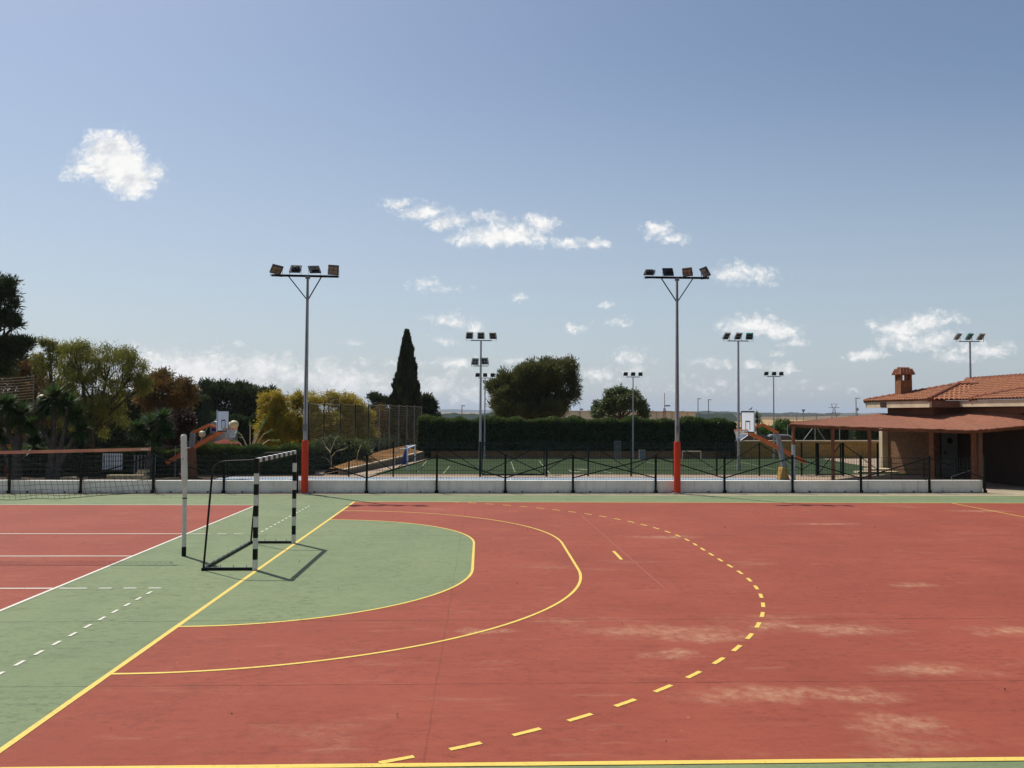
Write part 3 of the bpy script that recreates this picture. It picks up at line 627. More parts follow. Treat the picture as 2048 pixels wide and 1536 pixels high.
m = MB(); m.path([(0, 0, 2.18), (.18, 0, 2.2), (.45, 0, 2.225), (.62, 0, 2.235)], .006, 6); m.path([(.0, 0, 2.14), (.05, .01, 2.0), (.1, .02, 2.14), (.25, 0, 2.18)], .004, 5); m.build('top_cord', CORD, VN)
m = MB(); m.path([(.13, 0, 1.27), (.35, 0, 1.2), (.64, 0, 1.17)], .0025, 5); m.build('bottom_cord', BNET, VN)

# ------------------------------------------------------------------ basketball hoops
def hoop(mir, lab, boardL, boardR, yt, yb, rim, Yb, beam_u, beam_l, post_top, post_base, pad, lowbeam_end, light=0):
    """all measures are points of the photo at distance Yb"""
    o0 = P(post_base[0], post_base[1], Yb); o0.z = 0
    t = empty('basketball_hoop', o0, lab, 'basketball hoop'); q = lambda p, dy=0: P(p[0], p[1], Yb+dy)-o0
    s = 1 if mir else -1        # side the board faces: +1 faces right
    A = P(boardL, yt, Yb-.45)-o0; B = P(boardR, yt, Yb+.45 if 1 else 0)-o0
    zt = q(((boardL+boardR)/2, yt)).z; zb = q(((boardL+boardR)/2, yb)).z
    bw = .9                      # board seen obliquely: it stands mostly along the depth
    cx = q(((boardL+boardR)/2, yt)).x; hx = abs(q((boardR, yt)).x-q((boardL, yt)).x)/2*.97
    e = Vector((hx-.325*.52, .52 if mir else -.52, 0)); nrm = Vector((e.y, -e.x, 0)).normalized()
    if nrm.y > 0: nrm = -nrm
    u_ = e.normalized()
    def bp(a, z, d=0): return Vector((cx, 0, 0))+e*a+nrm*d+Vector((0, 0, z))
    m = MB(); m.add([bp(-1, zb, .02), bp(1, zb, .02), bp(1, zt, .02), bp(-1, zt, .02), bp(-1, zb, -.02), bp(1, zb, -.02), bp(1, zt, -.02), bp(-1, zt, -.02)], [(0,1,2,3),(7,6,5,4),(0,4,5,1),(1,5,6,2),(2,6,7,3),(3,7,4,0)])
    bd = m.build('backboard', BOARDW, t)
    m = MB()
    def lin(a0, z0, a1, z1, w): m.bar(bp(a0, z0, .0225), bp(a1, z1, .0225), .006, w, up=nrm if 0 else (0, 0, 1)) if abs(z0-z1) < .01 else m.bar(bp(a0, z0, .0225), bp(a1, z1, .0225), w, .005, up=nrm)
    hz_ = zt-zb
    lin(-1, zt-.03, 1, zt-.03, .06); lin(-1, zb+.02, 1, zb+.02, .05)
    lin(.97 if mir else -.98, zb, .97 if mir else -.98, zt, .05); lin(-.97 if mir else .98, zb, -.97 if mir else .98, zt, .03)
    lin(-.3, zb+.52*hz_, .34, zb+.52*hz_, .05); lin(-.3, zb+.13, -.3, zb+.52*hz_, .035); lin(.34, zb+.13, .34, zb+.52*hz_, .035)
    m.build('board_lines', DARKM, bd)
    rc = q(rim); r = .225; m = MB(); m.path([(rc.x+r*math.cos(a), rc.y+r*math.sin(a), rc.z) for a in np.linspace(0, 2*PI, 21)], .02, 6)
    ex = bp(0, rc.z, .03); m.bar(ex, (rc.x+(ex.x-rc.x)*.35, rc.y, rc.z-.01), .12, .05); m.build('rim', ORANGE, t)
    m = MB()
    for k in range(10):
        a0 = 2*PI*k/10
        for sg in (-1, 1):
            pts = []
            for j in range(5):
                f = j/4; rr = r*(1-.5*f); a = a0+sg*f*.9; pts.append((rc.x+rr*math.cos(a), rc.y+rr*math.sin(a), rc.z-.36*f))
            m.path(pts, .012, 4)
    m.path([(rc.x+r*.5*math.cos(a), rc.y+r*.5*math.sin(a), rc.z-.36) for a in np.linspace(0, 2*PI, 11)], .012, 4)
    m.build('net', NETW, t)
    bk = bp(0, 0, -.03)
    m = MB(); m.bar((bk.x, bk.y, zb+.12), q(beam_u[0]), .09, .10); m.bar(q(beam_u[0]), q(beam_u[1]), .12, .13); m.build('upper_arm', [ORANGE], t)
    m = MB(); m.bar((bk.x, bk.y, zb+.0), q(lowbeam_end), .13, .17); 
    m.build('lower_arm', ORANGE, t)
    m = MB(); m.bar(q(post_top), q(post_base)-Vector((0, 0, q(post_base).z)), .20, .18)
    m.build('post', GREYS, t)
    m = MB(); 
    for pr in light or (): m.bar(q(pr[0]), q(pr[1]), .035, .035)
    if light: m.build('brace', GREYS, t)
    m = MB(); x0_, x1_, xt0, xt1, py0, py1 = pad
    vs = []
    for (xx, py) in ((x0_, py1), (x1_, py1), (xt1, py0), (xt0, py0)):
        v = q((xx, py)); 
        if py == py1: v.z = .0
        vs.append(v)
    vs = [v+Vector((0, -.25, 0)) for v in vs]+[v+Vector((0, .25, 0)) for v in vs]
    m.add(vs, [(0,1,2,3),(7,6,5,4),(0,4,5,1),(1,5,6,2),(2,6,7,3),(3,7,4,0)]); m.build('padding', OCHRE if not mir else WOOD, t, bevel=.03)
    return t
hoop(False, 'basketball hoop with orange arms and ochre padding at the right end of the blue court', 1483, 1509, 822, 865, (1478.5, 860), 36.2,
     [(1525, 849), (1556, 866)], 0, (1555, 868), (1572, 958), (1556, 1576, 1561, 1568, 934, 960), (1610, 924),
     light=[((1516, 830), (1527, 850)), ((1507, 842), (1520, 852)), ((1566, 932), (1590, 962)), ((1590, 900), (1590, 962)), ((1560, 900), (1575, 936))])
hoop(True, 'basketball hoop with orange arms leaning over the left end of the blue court', 434, 458, 820, 863, (464, 858), 36.2,
     [(418, 850), (385, 866)], 0, (386, 866), (377, 962), (362, 392, 372, 388, 895, 960), (333, 926),
     light=[((440, 832), (418, 850)), ((416, 852), (400, 884)), ((351, 892), (350, 960))])

# ------------------------------------------------------------------ leaves
def leafmesh(name, c, d, n, l, w, mat, parent=None):
    """c centres, d long axes, n face normals (N,3); l, w lengths"""
    c = np.asarray(c, np.float32); d = np.asarray(d, np.float32); n = np.asarray(n, np.float32)
    d /= np.linalg.norm(d, axis=1, keepdims=True)+1e-9; s = np.cross(d, n); s /= np.linalg.norm(s, axis=1, keepdims=True)+1e-9
    l = np.asarray(l, np.float32).reshape(-1, 1); w = np.asarray(w, np.float32).reshape(-1, 1)
    v = np.stack([c-d*l/2, c+s*w/2, c+d*l/2, c-s*w/2], 1).reshape(-1, 3); N_ = len(c)
    me = bpy.data.meshes.new(name); me.vertices.add(4*N_); me.vertices.foreach_set('co', v.ravel())
    me.loops.add(4*N_); me.loops.foreach_set('vertex_index', np.arange(4*N_, dtype=np.int32))
    me.polygons.add(N_); me.polygons.foreach_set('loop_start', np.arange(0, 4*N_, 4, dtype=np.int32)); me.polygons.foreach_set('loop_total', np.full(N_, 4, np.int32))
    me.materials.append(mat); me.update(calc_edges=True)
    o = bpy.data.objects.new(name, me); COL.objects.link(o)
    if parent is not None: o.parent = parent
    return o
def unit(n):
    v = RNG.normal(size=(n, 3)); return v/np.linalg.norm(v, axis=1, keepdims=True)
def crown_pts(blobs, n, tuft, inner=.35, per=26, upb=0.0):
    """blobs: list of (centre, radii). leaves come in tufts spread near the blob surfaces; returns centres and outward directions"""
    vol = np.array([max(b[1])**2*1. for b in blobs]); vol = vol/vol.sum(); cs, ds = [], []
    for (c, r), f in zip(blobs, vol):
        k = max(6, int(n*f/per)); u = unit(k); u[:, 2] = np.abs(u[:, 2])*np.where(RNG.random(k) < .70, 1, -1)
        rr = np.where(RNG.random(k) < inner, RNG.random(k)**.5*.85, .82+.22*RNG.random(k))
        rr *= 1+.22*np.sin(u[:, 0]*5+c[0]*3)*np.sin(u[:, 2]*6+c[1])
        tc = np.array(c)+u*rr[:, None]*np.array(r)
        ti = np.repeat(np.arange(k), per); off = RNG.normal(size=(len(ti), 3))*tuft*.5
        cs.append(tc[ti]+off); dd = u[ti]*.7+off/tuft+np.array([0, 0, upb]); ds.append(dd)
    return np.concatenate(cs), np.concatenate(ds)
def limbs(base, blobs, r, mat, parent, o0, trunk_top, lean=(0, 0)):
    m = MB(); b = Vector(base); t = Vector((b.x+lean[0], b.y+lean[1], trunk_top)); mid = b.lerp(t, .5)+Vector((random.uniform(-1, 1)*r, 0, 0))
    m.path([b-Vector(o0), mid-Vector(o0), t-Vector(o0)], [r*1.25, r, r*.8], 10)
    for (c, rr) in blobs:
        c = Vector(c)-Vector((0, 0, rr[2]*.2)); q = t.lerp(c, .5)+Vector((random.uniform(-.1, .1), random.uniform(-.1, .1), -.06))*rr[0]
        m.path([t-Vector(o0), q-Vector(o0), c-Vector(o0)], [r*.6, r*.4, r*.12], 7)
        for k in range(3):
            e = c+Vector([random.uniform(-.7, .7)*x for x in rr]); m.tube(q.lerp(c, .5)-Vector(o0), e-Vector(o0), r*.22, r*.05, 5)
    return m.build('trunk', mat, parent, smooth=True)
def clumpy(blobs, k, f=.42):
    # break each lobe into smaller clumps so that gaps open between them
    out = []
    for c, r_ in blobs:
        out.append((c, tuple(x*.62 for x in r_)))
        for _ in range(k):
            u = RNG.normal(size=3); u /= np.linalg.norm(u); u[2] = abs(u[2])*(1 if RNG.random() < .7 else -1); g = f*(.6+.7*RNG.random())
            out.append((tuple(np.array(c)+u*np.array(r_)*(1-g*.55)), tuple(x*g for x in r_)))
    return out
def tree(name, lab, cat, Yc, base, ell, n, tuft, l, w, mat, r=.2, ttop=None, grp=None, bark=None, inner=.35, upb=0, flat=.8, per=26, droop=0, z0=0, cl=5):
    sc = Yc/F; blobs = []
    for e in ell:
        px, py, rx, ry = e[:4]; dy = e[4] if len(e) > 4 else 0
        c = P(px, py, Yc+dy); blobs.append((tuple(c), (rx*sc, min(rx, ry*1.6)*sc*flat+.2, ry*sc)))
    bp = P(base[0], 900, Yc+(base[2] if len(base) > 2 else 0)); bp.z = z0; t = empty(name, bp, lab, cat, grp)
    c, d = crown_pts(clumpy(blobs, cl), n, tuft, inner, per, upb); N_ = len(c); c = c-np.array(bp)
    if droop: d = d*.4; d[:, 2] -= droop
    ll = l*(.6+.8*RNG.random(N_)); ww = w*(.7+.6*RNG.random(N_))
    leafmesh('crown', c, d+unit(N_)*.45, unit(N_), ll, ww, mat, t)
    zt = P(base[0], base[1], Yc).z if ttop is None else ttop
    limbs(bp, blobs, r, bark or BARK, t, bp, max(.6, zt))
    return t
# big pine behind the hedge
tree('pine_tree', 'big round dark pine crown rising behind the long hedge in the middle', 'tree', 66, (1083, 838), [(1075,775,50,40),(1045,824,52,20,-1),(1105,822,36,18,-1),(1005,818,26,18),(1062,758,36,24,-1),(1085,748,36,22,-1),(1030,778,36,26,-1),(1122,762,36,36),(1100,738,36,20),(1050,755,36,24),(1010,790,34,36),(1000,810,26,24,-1),(1040,800,40,36,1),(1085,805,45,30,2),(1128,795,26,26),(1148,770,15,22),(1020,762,26,20),(1140,742,14,18),(1060,822,30,14),(990,772,14,14)],
     66000, .42, .34, .07, PINE, .3, grp=None, upb=.6, cl=4, per=40)
tree('round_tree', 'round loose green tree behind the hedge, in front of the long tan warehouse', 'tree', 62, (1241, 838), [(1241,805,34,26),(1212,812,22,22),(1270,812,22,22),(1232,787,22,12),(1262,794,18,14),(1200,825,14,14),(1284,824,12,16)],
     17000, .30, .24, .09, OLIVE, .2, droop=.4)
# cypress
def spire(name, lab, Yc, px, top, bot, prof, n, mat, l=.3, w=.12):
    sc = Yc/F; b = P(px, bot, Yc); b.z = 0; t = empty(name, b, lab, 'tree'); zt = P(px, top, Yc).z
    hz_ = RNG.random(n)**.85; a = RNG.random(n)*2*PI; f = np.interp(hz_, [p[0] for p in prof], [p[1] for p in prof])*sc
    lump = 1+.15*np.sin(a*5+hz_*9)+.13*np.sin(a*11-hz_*31)*np.sin(a*3+hz_*14)+.10*np.sin(a*4+hz_*46)+.06*np.sin(a*7+hz_*90)
    rr = f*lump*np.where(RNG.random(n) < .75, .9+.14*RNG.random(n), RNG.random(n)**.5*.9)
    z = hz_*zt; c = np.stack([rr*np.cos(a), rr*np.sin(a), z], 1)
    d = np.stack([np.cos(a)*.35, np.sin(a)*.35, np.full(n, 1.)], 1)+unit(n)*.3
    leafmesh('crown', c, d, unit(n), l*(.6+.9*RNG.random(n)), w*(.7+.6*RNG.random(n)), mat, t)
    MB().tube((0, 0, 0), (0, 0, zt*.85), .22, .03, 8).build('trunk', BARK, t)
spire('cypress_tree', 'tall narrow dark cypress standing alone above the netting', 60, 812, 664, 830, [(0, 24), (.3, 27), (.39, 26), (.52, 22), (.64, 17), (.77, 12.5), (.85, 9.5), (.93, 5.5), (1, 1)], 24000, CYPR, .42, .15)
# left side trees
tree('pine_tree', 'very tall dark pine cut off by the left edge of the photo', 'tree', 44, (-45, 740), [(-25,590,42,32),(-5,640,46,30),(15,615,24,28),(20,690,48,20),(-20,690,50,30),(-15,740,52,34),(10,725,36,26),(48,690,14,12),(8,575,20,20),(25,650,18,12)],
     36000, .26, .26, .05, PINED, .35, upb=.5)
tree('pepper_tree', 'airy yellow green pepper tree with wispy drooping leaves, right of the tall left edge pine', 'tree', 39, (178, 860), [(160,715,38,26),(220,725,46,30),(265,740,26,34),(135,760,30,36),(185,770,44,40),(240,790,40,40),(160,830,40,36),(215,840,36,34),(280,770,16,26),(120,795,26,26)],
30000, .26, .15, .030, PEPPER, .22, inner=.6, droop=1.1, bark=BARK, cl=9, per=34)
tree('pepper_tree', 'small bare topped pepper tree whose thin twigs reach up beside the tall left edge pine', 'tree', 42, (110, 860), [(95,705,22,22),(80,730,16,24),(110,735,24,24),(100,690,14,12),(122,705,10,12)], 3600, .18, .16, .035, PEPPER, .14, inner=.6, droop=.7)
tree('broadleaf_tree', 'brown green tree crown showing between the tall pine and the yuccas', 'tree', 50, (60, 840), [(50,745,46,24),(20,780,50,40),(90,780,50,40),(60,830,70,36),(130,820,40,40)], 20000, .3, .22, .08, RUST, .25)
tree('conifer_tree', 'rusty brown conifer crown between the pepper tree and the dark pines', 'tree', 52, (335, 860), [(320,765,34,26),(355,780,30,24),(300,790,26,30),(345,810,40,30),(375,800,14,20),(320,835,36,30)],
     22000, .28, .22, .06, RUST, .22, upb=.3)
tree('purple_leaved_tree', 'dark wine red shrub like tree above the left basketball hoop post', 'tree', 45, (345, 900), [(345,850,34,32),(320,840,20,26),(370,850,16,26),(345,880,36,20)], 13000, .22, .13, .08, WINE, .12)
tree('umbrella_pine', 'broad dark green pine with a flat top behind the left basketball hoop', 'tree', 74, (430, 860), [(430,790,42,26),(405,805,28,28),(460,800,36,32),(440,835,56,36),(490,820,30,40)], 24000, .38, .32, .09, PINED, .3, upb=.5, grp=None)
tree('umbrella_pine', 'dark green flat topped pine partly behind the golden shrubs', 'tree', 76, (515, 860), [(505,790,36,22),(535,798,26,20),(520,830,46,34)], 15000, .38, .32, .09, PINED, .3, upb=.5)
for k, (bx, el, nn, lab) in enumerate([
    (560, [(550,810,30,24),(575,830,32,30),(535,845,26,28),(560,865,36,24),(545,882,36,20)], 17000, 'golden green bushy tree, leftmost one, between the hoop and the left floodlight mast'),
    (605, [(592,800,14,18),(612,815,34,28),(600,850,34,30),(630,850,26,30),(600,878,40,22)], 15000, 'golden green bushy tree directly behind the pole of the left floodlight mast'),
    (665, [(655,800,24,18),(685,808,24,24),(665,840,40,34),(690,850,28,30),(670,878,44,24),(640,872,26,24)], 18000, 'golden green bushy tree behind the left half of the tall netting'),
    (720, [(716,812,24,24),(732,832,16,24),(708,848,30,30),(720,876,34,24),(696,812,16,14)], 14000, 'golden green bushy tree, rightmost one, behind the middle of the netting')]):
    tree('golden_tree', lab, 'tree', 52+k*.8, (bx, 880), el, nn, .22, .20, .05, GOLD, .12, inner=.5, grp='golden green trees behind the netting', droop=.3)
tree('pine_tree', 'small dark pine top just left of the cypress', 'tree', 72, (765, 850), [(750,797,12,9),(772,805,16,13),(760,830,24,24)], 6500, .3, .26, .08, PINED, .15, upb=.4)
tree('pine_tree', 'small dark pine just right of the cypress, at the end of the hedge', 'tree', 64, (855, 850), [(846,806,18,14),(860,822,16,20),(845,845,26,24)], 8500, .3, .26, .08, PINED, .15, upb=.4)
tree('leafy_shrub', 'dull brownish shrub with grey stems behind the right half of the tall netting', 'shrub', 60, (785, 905), [(770,830,24,20),(800,850,30,24),(765,870,30,26),(820,870,20,22),(790,895,40,18)], 7000, .24, .17, .07, RUST, .06, inner=.6)
tree('leafy_shrub', 'bright green shrub glowing behind the netting, low and left of the blue dugout', 'shrub', 55, (760, 905), [(758,888,20,14),(745,900,16,10)], 2600, .14, .12, .06, BUSHM, .04)
tree('leafy_shrub', 'green shrub with pale twisted stems right of the left mast padding', 'shrub', 43, (665, 940), [(640,905,28,22),(680,895,34,26),(720,905,28,22),(655,925,26,14)], 7000, .2, .14, .06, OLIVE, .07, inner=.6)

lit = leafmesh('leaf_litter', np.stack([lx, ly, .012+.012*RNG.random(n_)], 1), np.stack([RNG.normal(size=n_), RNG.normal(size=n_), .25*RNG.normal(size=n_)], 1), np.array([0, 0, 1.])+.4*RNG.normal(size=(n_, 3)), .025+.04*RNG.random(n_), .008+.014*RNG.random(n_), paint('dry_leaf', (.075, .045, .025), .5, 9, .9, .1))
tag(lit, kind='stuff')
# spiky plants
def rosettes(name, lab, cat, heads, trunks, Yc, mat=YUC, grp=None, bark=PBARK, nl=230):
    b = P(trunks[0][0][0], 950, Yc); b.z = 0; t = empty(name, b, lab, cat, grp); sc = Yc/F
    for (px, py, r) in heads:
        c = P(px, py, Yc+random.uniform(-.4, .4))-b; m = MB(); R0 = r*sc*1.15
        for k in range(nl):
            a = random.random()*2*PI; el = math.asin(random.uniform(-.75, 1)); L_ = R0*random.uniform(.75, 1.1)
            d = Vector((math.cos(a)*math.cos(el), math.sin(a)*math.cos(el), math.sin(el))); s = Vector((-math.sin(a), math.cos(a), 0)); w = .045
            dr = random.uniform(.05, .25); pp = [c+d*L_*f-Vector((0, 0, dr*L_*f*f)) for f in (.08, .5, 1.0)]
            vs = [pp[0]-s*w*.6, pp[0]+s*w*.6, pp[1]+s*w, pp[1]-s*w, pp[2]]
            m.add(vs, [(0, 1, 2, 3), (3, 2, 4)])
        m.build('leaf_rosette', mat, t)
    m = MB()
    for tr in trunks:
        pts = [P(x, y_, Yc)-b for x, y_, _ in tr]; m.path(pts, [q[2]*sc*.8 for q in tr], 10)
    m.build('trunk', bark, t, smooth=True)
rosettes('yucca_tree', 'spiky yucca cluster with thick grey trunks at the far left, behind the net', 'yucca', [(12,812,34),(42,832,36),(-20,840,36),(60,850,26),(-5,870,24)],
         [[(32,965,12),(34,905,10),(36,870,7),(40,840,4)], [(33,900,8),(18,870,5),(12,820,4)], [(34,960,10),(10,900,7),(-10,850,4)]], 34.6, grp='yuccas behind the left fence')
rosettes('yucca_tree', 'tallest spiky yucca, its heads spread above the middle of the orange net band', 'yucca', [(108,795,38),(135,812,36),(88,815,28),(152,830,28),(160,862,26),(70,876,20)],
         [[(100,962,11),(106,900,8),(108,860,4),(108,800,4)], [(112,962,8),(122,890,6),(132,850,4),(135,815,4)], [(108,900,6),(84,860,4),(88,822,3)], [(118,930,7),(150,870,4)]], 34.9, grp='yuccas behind the left fence')
rosettes('yucca_tree', 'spiky yucca with a wide head behind the right end of the orange net band', 'yucca', [(304,850,36),(278,858,26),(325,838,26),(310,880,24),(335,862,20)],
         [[(300,962,8),(298,920,6),(302,880,5),(304,855,3)], [(300,900,5),(282,865,3)], [(302,900,5),(324,845,3)]], 35.4, grp='yuccas behind the left fence')
rosettes('young_yucca', 'small low yucca with a starry head between the two left yucca trees', 'yucca', [(68,895,24)], [[(68,962,5),(68,898,3)]], 37.2, nl=70)
rosettes('palm_tree', 'small palm behind the hoop arm on the right, above the parked cars', 'palm', [(1555,850,18)], [[(1555,900,4),(1555,852,2.5)]], 64, nl=90, mat=BUSHM)
rosettes('palm_tree', 'ragged palm head just behind the white backboard on the right', 'palm', [(1515,838,19)], [[(1517,900,4),(1515,842,2.5)]], 60, nl=80)
def fans(lab, Yc, items):            # bird of paradise: arching stalks with long paddle leaves
    b = P(490, 950, Yc); b.z = 0; t = empty('giant_leaf_plant', b, lab, 'plant'); st = MB(); lv = []
    for (x0_, y0_, x1_, y1_) in items:
        A = P(x0_, y0_, Yc)-b; B = P(x1_, y1_, Yc+random.uniform(-.5, .5))-b; mid = A.lerp(B, .55)+Vector((0, 0, .22)); st.path([A, mid, B], [.03, .022, .01], 5)
        d = (B-mid).normalized(); s = d.cross(Vector((.2, 1, .3))).normalized()*.07
        lf = MB(); lv.append(lf); lf.add([mid, mid.lerp(B, .4)+s, B+d*.15-Vector((0, 0, .1)), mid.lerp(B, .4)-s], [(0, 1, 2, 3)])
    st.build('stem', CREAM, t, smooth=True); [q_.build('leaf', BUSHM, t) for q_ in lv]
fans('large plant with long arching pale leaf stalks right of the left basketball hoop', 42, [(498,900,470,860),(500,900,500,838),(502,900,535,832),(505,900,545,858),(496,900,478,872),(500,900,520,862),(508,900,560,880),(495,905,460,880),(505,900,528,845)])

# hedges
def hedge(name, lab, a, b, depth, z1, n, mat=HEDGEM, z0=0, l=.16, w=.09, ragged=.25, core=True, cat='hedge', ax='x'):
    a = Vector(a); b = Vector(b); d = (b-a); Ln = d.length; u = d/Ln; bk = Vector((-u.y, u.x, 0))
    t = empty(name, a, lab, cat)
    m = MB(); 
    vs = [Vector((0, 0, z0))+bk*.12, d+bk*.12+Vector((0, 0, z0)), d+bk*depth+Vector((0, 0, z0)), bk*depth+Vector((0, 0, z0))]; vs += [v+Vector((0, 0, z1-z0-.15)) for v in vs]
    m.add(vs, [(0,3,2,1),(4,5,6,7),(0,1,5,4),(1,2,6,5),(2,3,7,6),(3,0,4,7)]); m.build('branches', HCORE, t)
    A = Ln*(z1-z0); B_ = Ln*depth*1.6; nf = int(n*A/(A+B_)); nt_ = n-nf
    s = RNG.random(nf)*Ln; z = z0+RNG.random(nf)*(z1-z0); dep = RNG.random(nf)*.16+.05*np.sin(s*1.7)+.04*np.sin(z*4+s)
    c1 = np.outer(s, u)+np.outer(dep, bk); c1[:, 2] = z; d1 = unit(nf)+np.array([0, 0, .8])
    s = RNG.random(nt_)*Ln; dep = RNG.random(nt_)*depth; k = ragged*(.5+.5*np.sin(s*2.3)*np.sin(s*.9+1))*(RNG.random(nt_)**3)+.05*np.sin(s*5)
    c2 = np.outer(s, u)+np.outer(dep, bk); c2[:, 2] = z1-.12+RNG.random(nt_)*.14+k; d2 = unit(nt_)*.6+np.array([0, 0, 1.2])
    leafmesh('foliage', c1, d1, unit(nf), l*(.6+.8*RNG.random(nf)), w*(.7+.6*RNG.random(nf)), mat, t)
    leafmesh('top_shoots', c2, d2, unit(nt_), l*(.6+.9*RNG.random(nt_)), w*(.6+.6*RNG.random(nt_)), SHOOT_LIT if mat == HEDGEM else mat, t); return t
hz1 = P(1100, 843, 53.5).z; ha = P(835, 900, 52.2); ha.z = 0; hb = P(1473, 900, 53.6); hb.z = 0
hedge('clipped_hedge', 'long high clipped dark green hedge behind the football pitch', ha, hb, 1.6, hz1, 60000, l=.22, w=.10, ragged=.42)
sa_ = P(384, 940, 37.4); sa_.z = 0; sb_ = P(628, 940, 38.2); sb_.z = 0
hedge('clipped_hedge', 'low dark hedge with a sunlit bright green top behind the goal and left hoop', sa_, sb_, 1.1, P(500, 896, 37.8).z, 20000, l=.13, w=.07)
pa = P(-180, 940, 36.9); pa.z = 0; pb_ = P(352, 940, 36.9); pb_.z = 0
hedge('shady_hedge', 'dark shaded hedge behind the yucca trunks at the left', pa, pb_, 1.0, P(100, 903, 36.9).z, 20000, mat=HEDGEM, l=.15, w=.08)
pa = P(-180, 900, 58); pa.z = 0; pb_ = P(400, 900, 58); pb_.z = 0
hedge('tree_belt', 'dense dark green tree belt closing the view behind the yuccas and pepper tree', pa, pb_, 2.0, P(100, 795, 58).z, 30000, mat=PINED, l=.26, w=.11, ragged=.6, cat='trees')
pa = P(395, 900, 63); pa.z = 0; pb_ = P(880, 900, 63); pb_.z = 0
hedge('tree_belt', 'dense dark tree belt behind the golden trees, the netting and the left hoop', pa, pb_, 2.0, P(600, 838, 63).z, 26000, mat=PINED, l=.26, w=.11, ragged=.6, cat='trees')
pa = P(1560, 880, 62); pa.z = 0; pb_ = P(1700, 880, 62); pb_.z = 0
hedge('conifer_hedge', 'row of dark pointed conifers behind the ochre wall, left of the tiled house', pa, pb_, 1.2, P(1640, 856, 62).z, 12000, l=.3, w=.1, ragged=.7)
pa = P(1712, 880, 60); pa.z = 0; pb_ = P(1775, 880, 60); pb_.z = 0
hedge('conifer_hedge', 'dark conifer hedge seen between the ochre wall and the canopy by the cream pillar', pa, pb_, 1.2, P(1740, 846, 60).z, 6000, l=.3, w=.1)
tree('leafy_shrub', 'low bright shrub behind the ochre wall beneath the right hoop arm', 'shrub', 61, (1535, 880), [(1530,862,18,12),(1560,866,14,10),(1548,858,14,10)], 3500, .2, .18, .08, BUSHM, .05)

pa = P(622, 940, 39.6); pa.z = 0; pb_ = P(800, 920, 54); pb_.z = 0
hedge('shady_hedge', 'dark shrubby hedge running back behind the orange brown bank and netting', pa, pb_, .9, .95, 16000, l=.14, w=.08, ragged=.5, mat=PINED)
sheet('planting_bed', [(-60, 30.3), (-11.6, 30.3), (-11.6, 37.2), (-60, 37.2)], -.006, paint('dark_soil', (.06, .045, .03), .3, 2, .95, .1, fine=20))
# ------------------------------------------------------------------ pitch surroundings
def wallbox(mb, a, b, th, z0, z1, mi=0):
    a = Vector((a[0], a[1], 0)); b = Vector((b[0], b[1], 0)); u = (b-a).normalized(); k = Vector((-u.y, u.x, 0))*th
    vs = [a, b, b+k, a+k]; vs = [v+Vector((0, 0, z0)) for v in vs]+[v+Vector((0, 0, z1)) for v in vs]
    return mb.add(vs, [(0,3,2,1),(4,5,6,7),(0,1,5,4),(1,2,6,5),(2,3,7,6),(3,0,4,7)], mi)
pw = empty('pitch_wall', (0, 0, 0), 'low brown rendered wall at the back of the football pitch, under the long hedge', 'wall')
A = P(862, 918, 51.5); B = P(1462, 918, 53.0)
wallbox(MB(), A, B, .25, 0, P(1160, 903, 52).z).build('wall', PITW, pw); wallbox(MB(), (A.x, A.y-.03), (B.x, B.y-.03), .03, 0, .08).build('kerb', OLIVW, pw)
yw = empty('ochre_wall', (0, 0, 0), 'ochre rendered boundary wall between the hedge and the tiled house', 'wall')
A = P(1474, 918, 53.2); B = P(1790, 916, 55.2)
wallbox(MB(), A, B, .3, 0, P(1600, 883, 54).z).build('wall', YELW, yw); wallbox(MB(), (A.x, A.y-.04), (B.x, B.y-.04), .38, P(1600, 883, 54).z, P(1600, 881, 54).z).build('coping', CREAM, yw)
dw = empty('sloping_bank_wall', (0, 0, 0), 'orange brown bank wall with a pale edge running back along the left side of the pitch', 'wall')
A = G(700, 952); B = G(872, 917)
k0, k1 = P(690, 948, 38.4), P(850, 906, 54)
m = MB(); m.add([(-6.3, 38.2, 0), (-3.6, 51.6, 0), (-3.6, 51.6, .42), (-6.3, 38.2, .22), (-6.7, 38.2, 0), (-4.0, 51.6, 0), (-4.0, 51.6, .42), (-6.7, 38.2, .22)], [(0,1,2,3),(3,2,6,7),(4,7,6,5),(0,3,7,4),(1,5,6,2)]); m.build('wall', OLIVW, dw)
m = MB(); m.bar((-6.45, 38.2, .24), (-3.75, 51.6, .44), .16, .035); m.build('edge_strip', CREAM, dw)
m = MB(); n_ = 8; vs = []
for k in range(n_+1):
    f = k/n_; a = Vector((-6.5, 38.2, .25)).lerp(Vector((-3.8, 51.6, .45)), f); b = a+Vector((-.7-.5*f, .3, .02+.30*min(1, f*1.6))); vs += [a, b, Vector((b.x-.3, b.y, 0))]
fs = []
for k in range(n_): fs += [(3*k, 3*k+3, 3*k+4, 3*k+1), (3*k+1, 3*k+4, 3*k+5, 3*k+2)]
m.add(vs, fs); m.build('bank', paint('orange_earth_render', (.25, .125, .04), .2, 1, .9, .1, fine=6), dw)
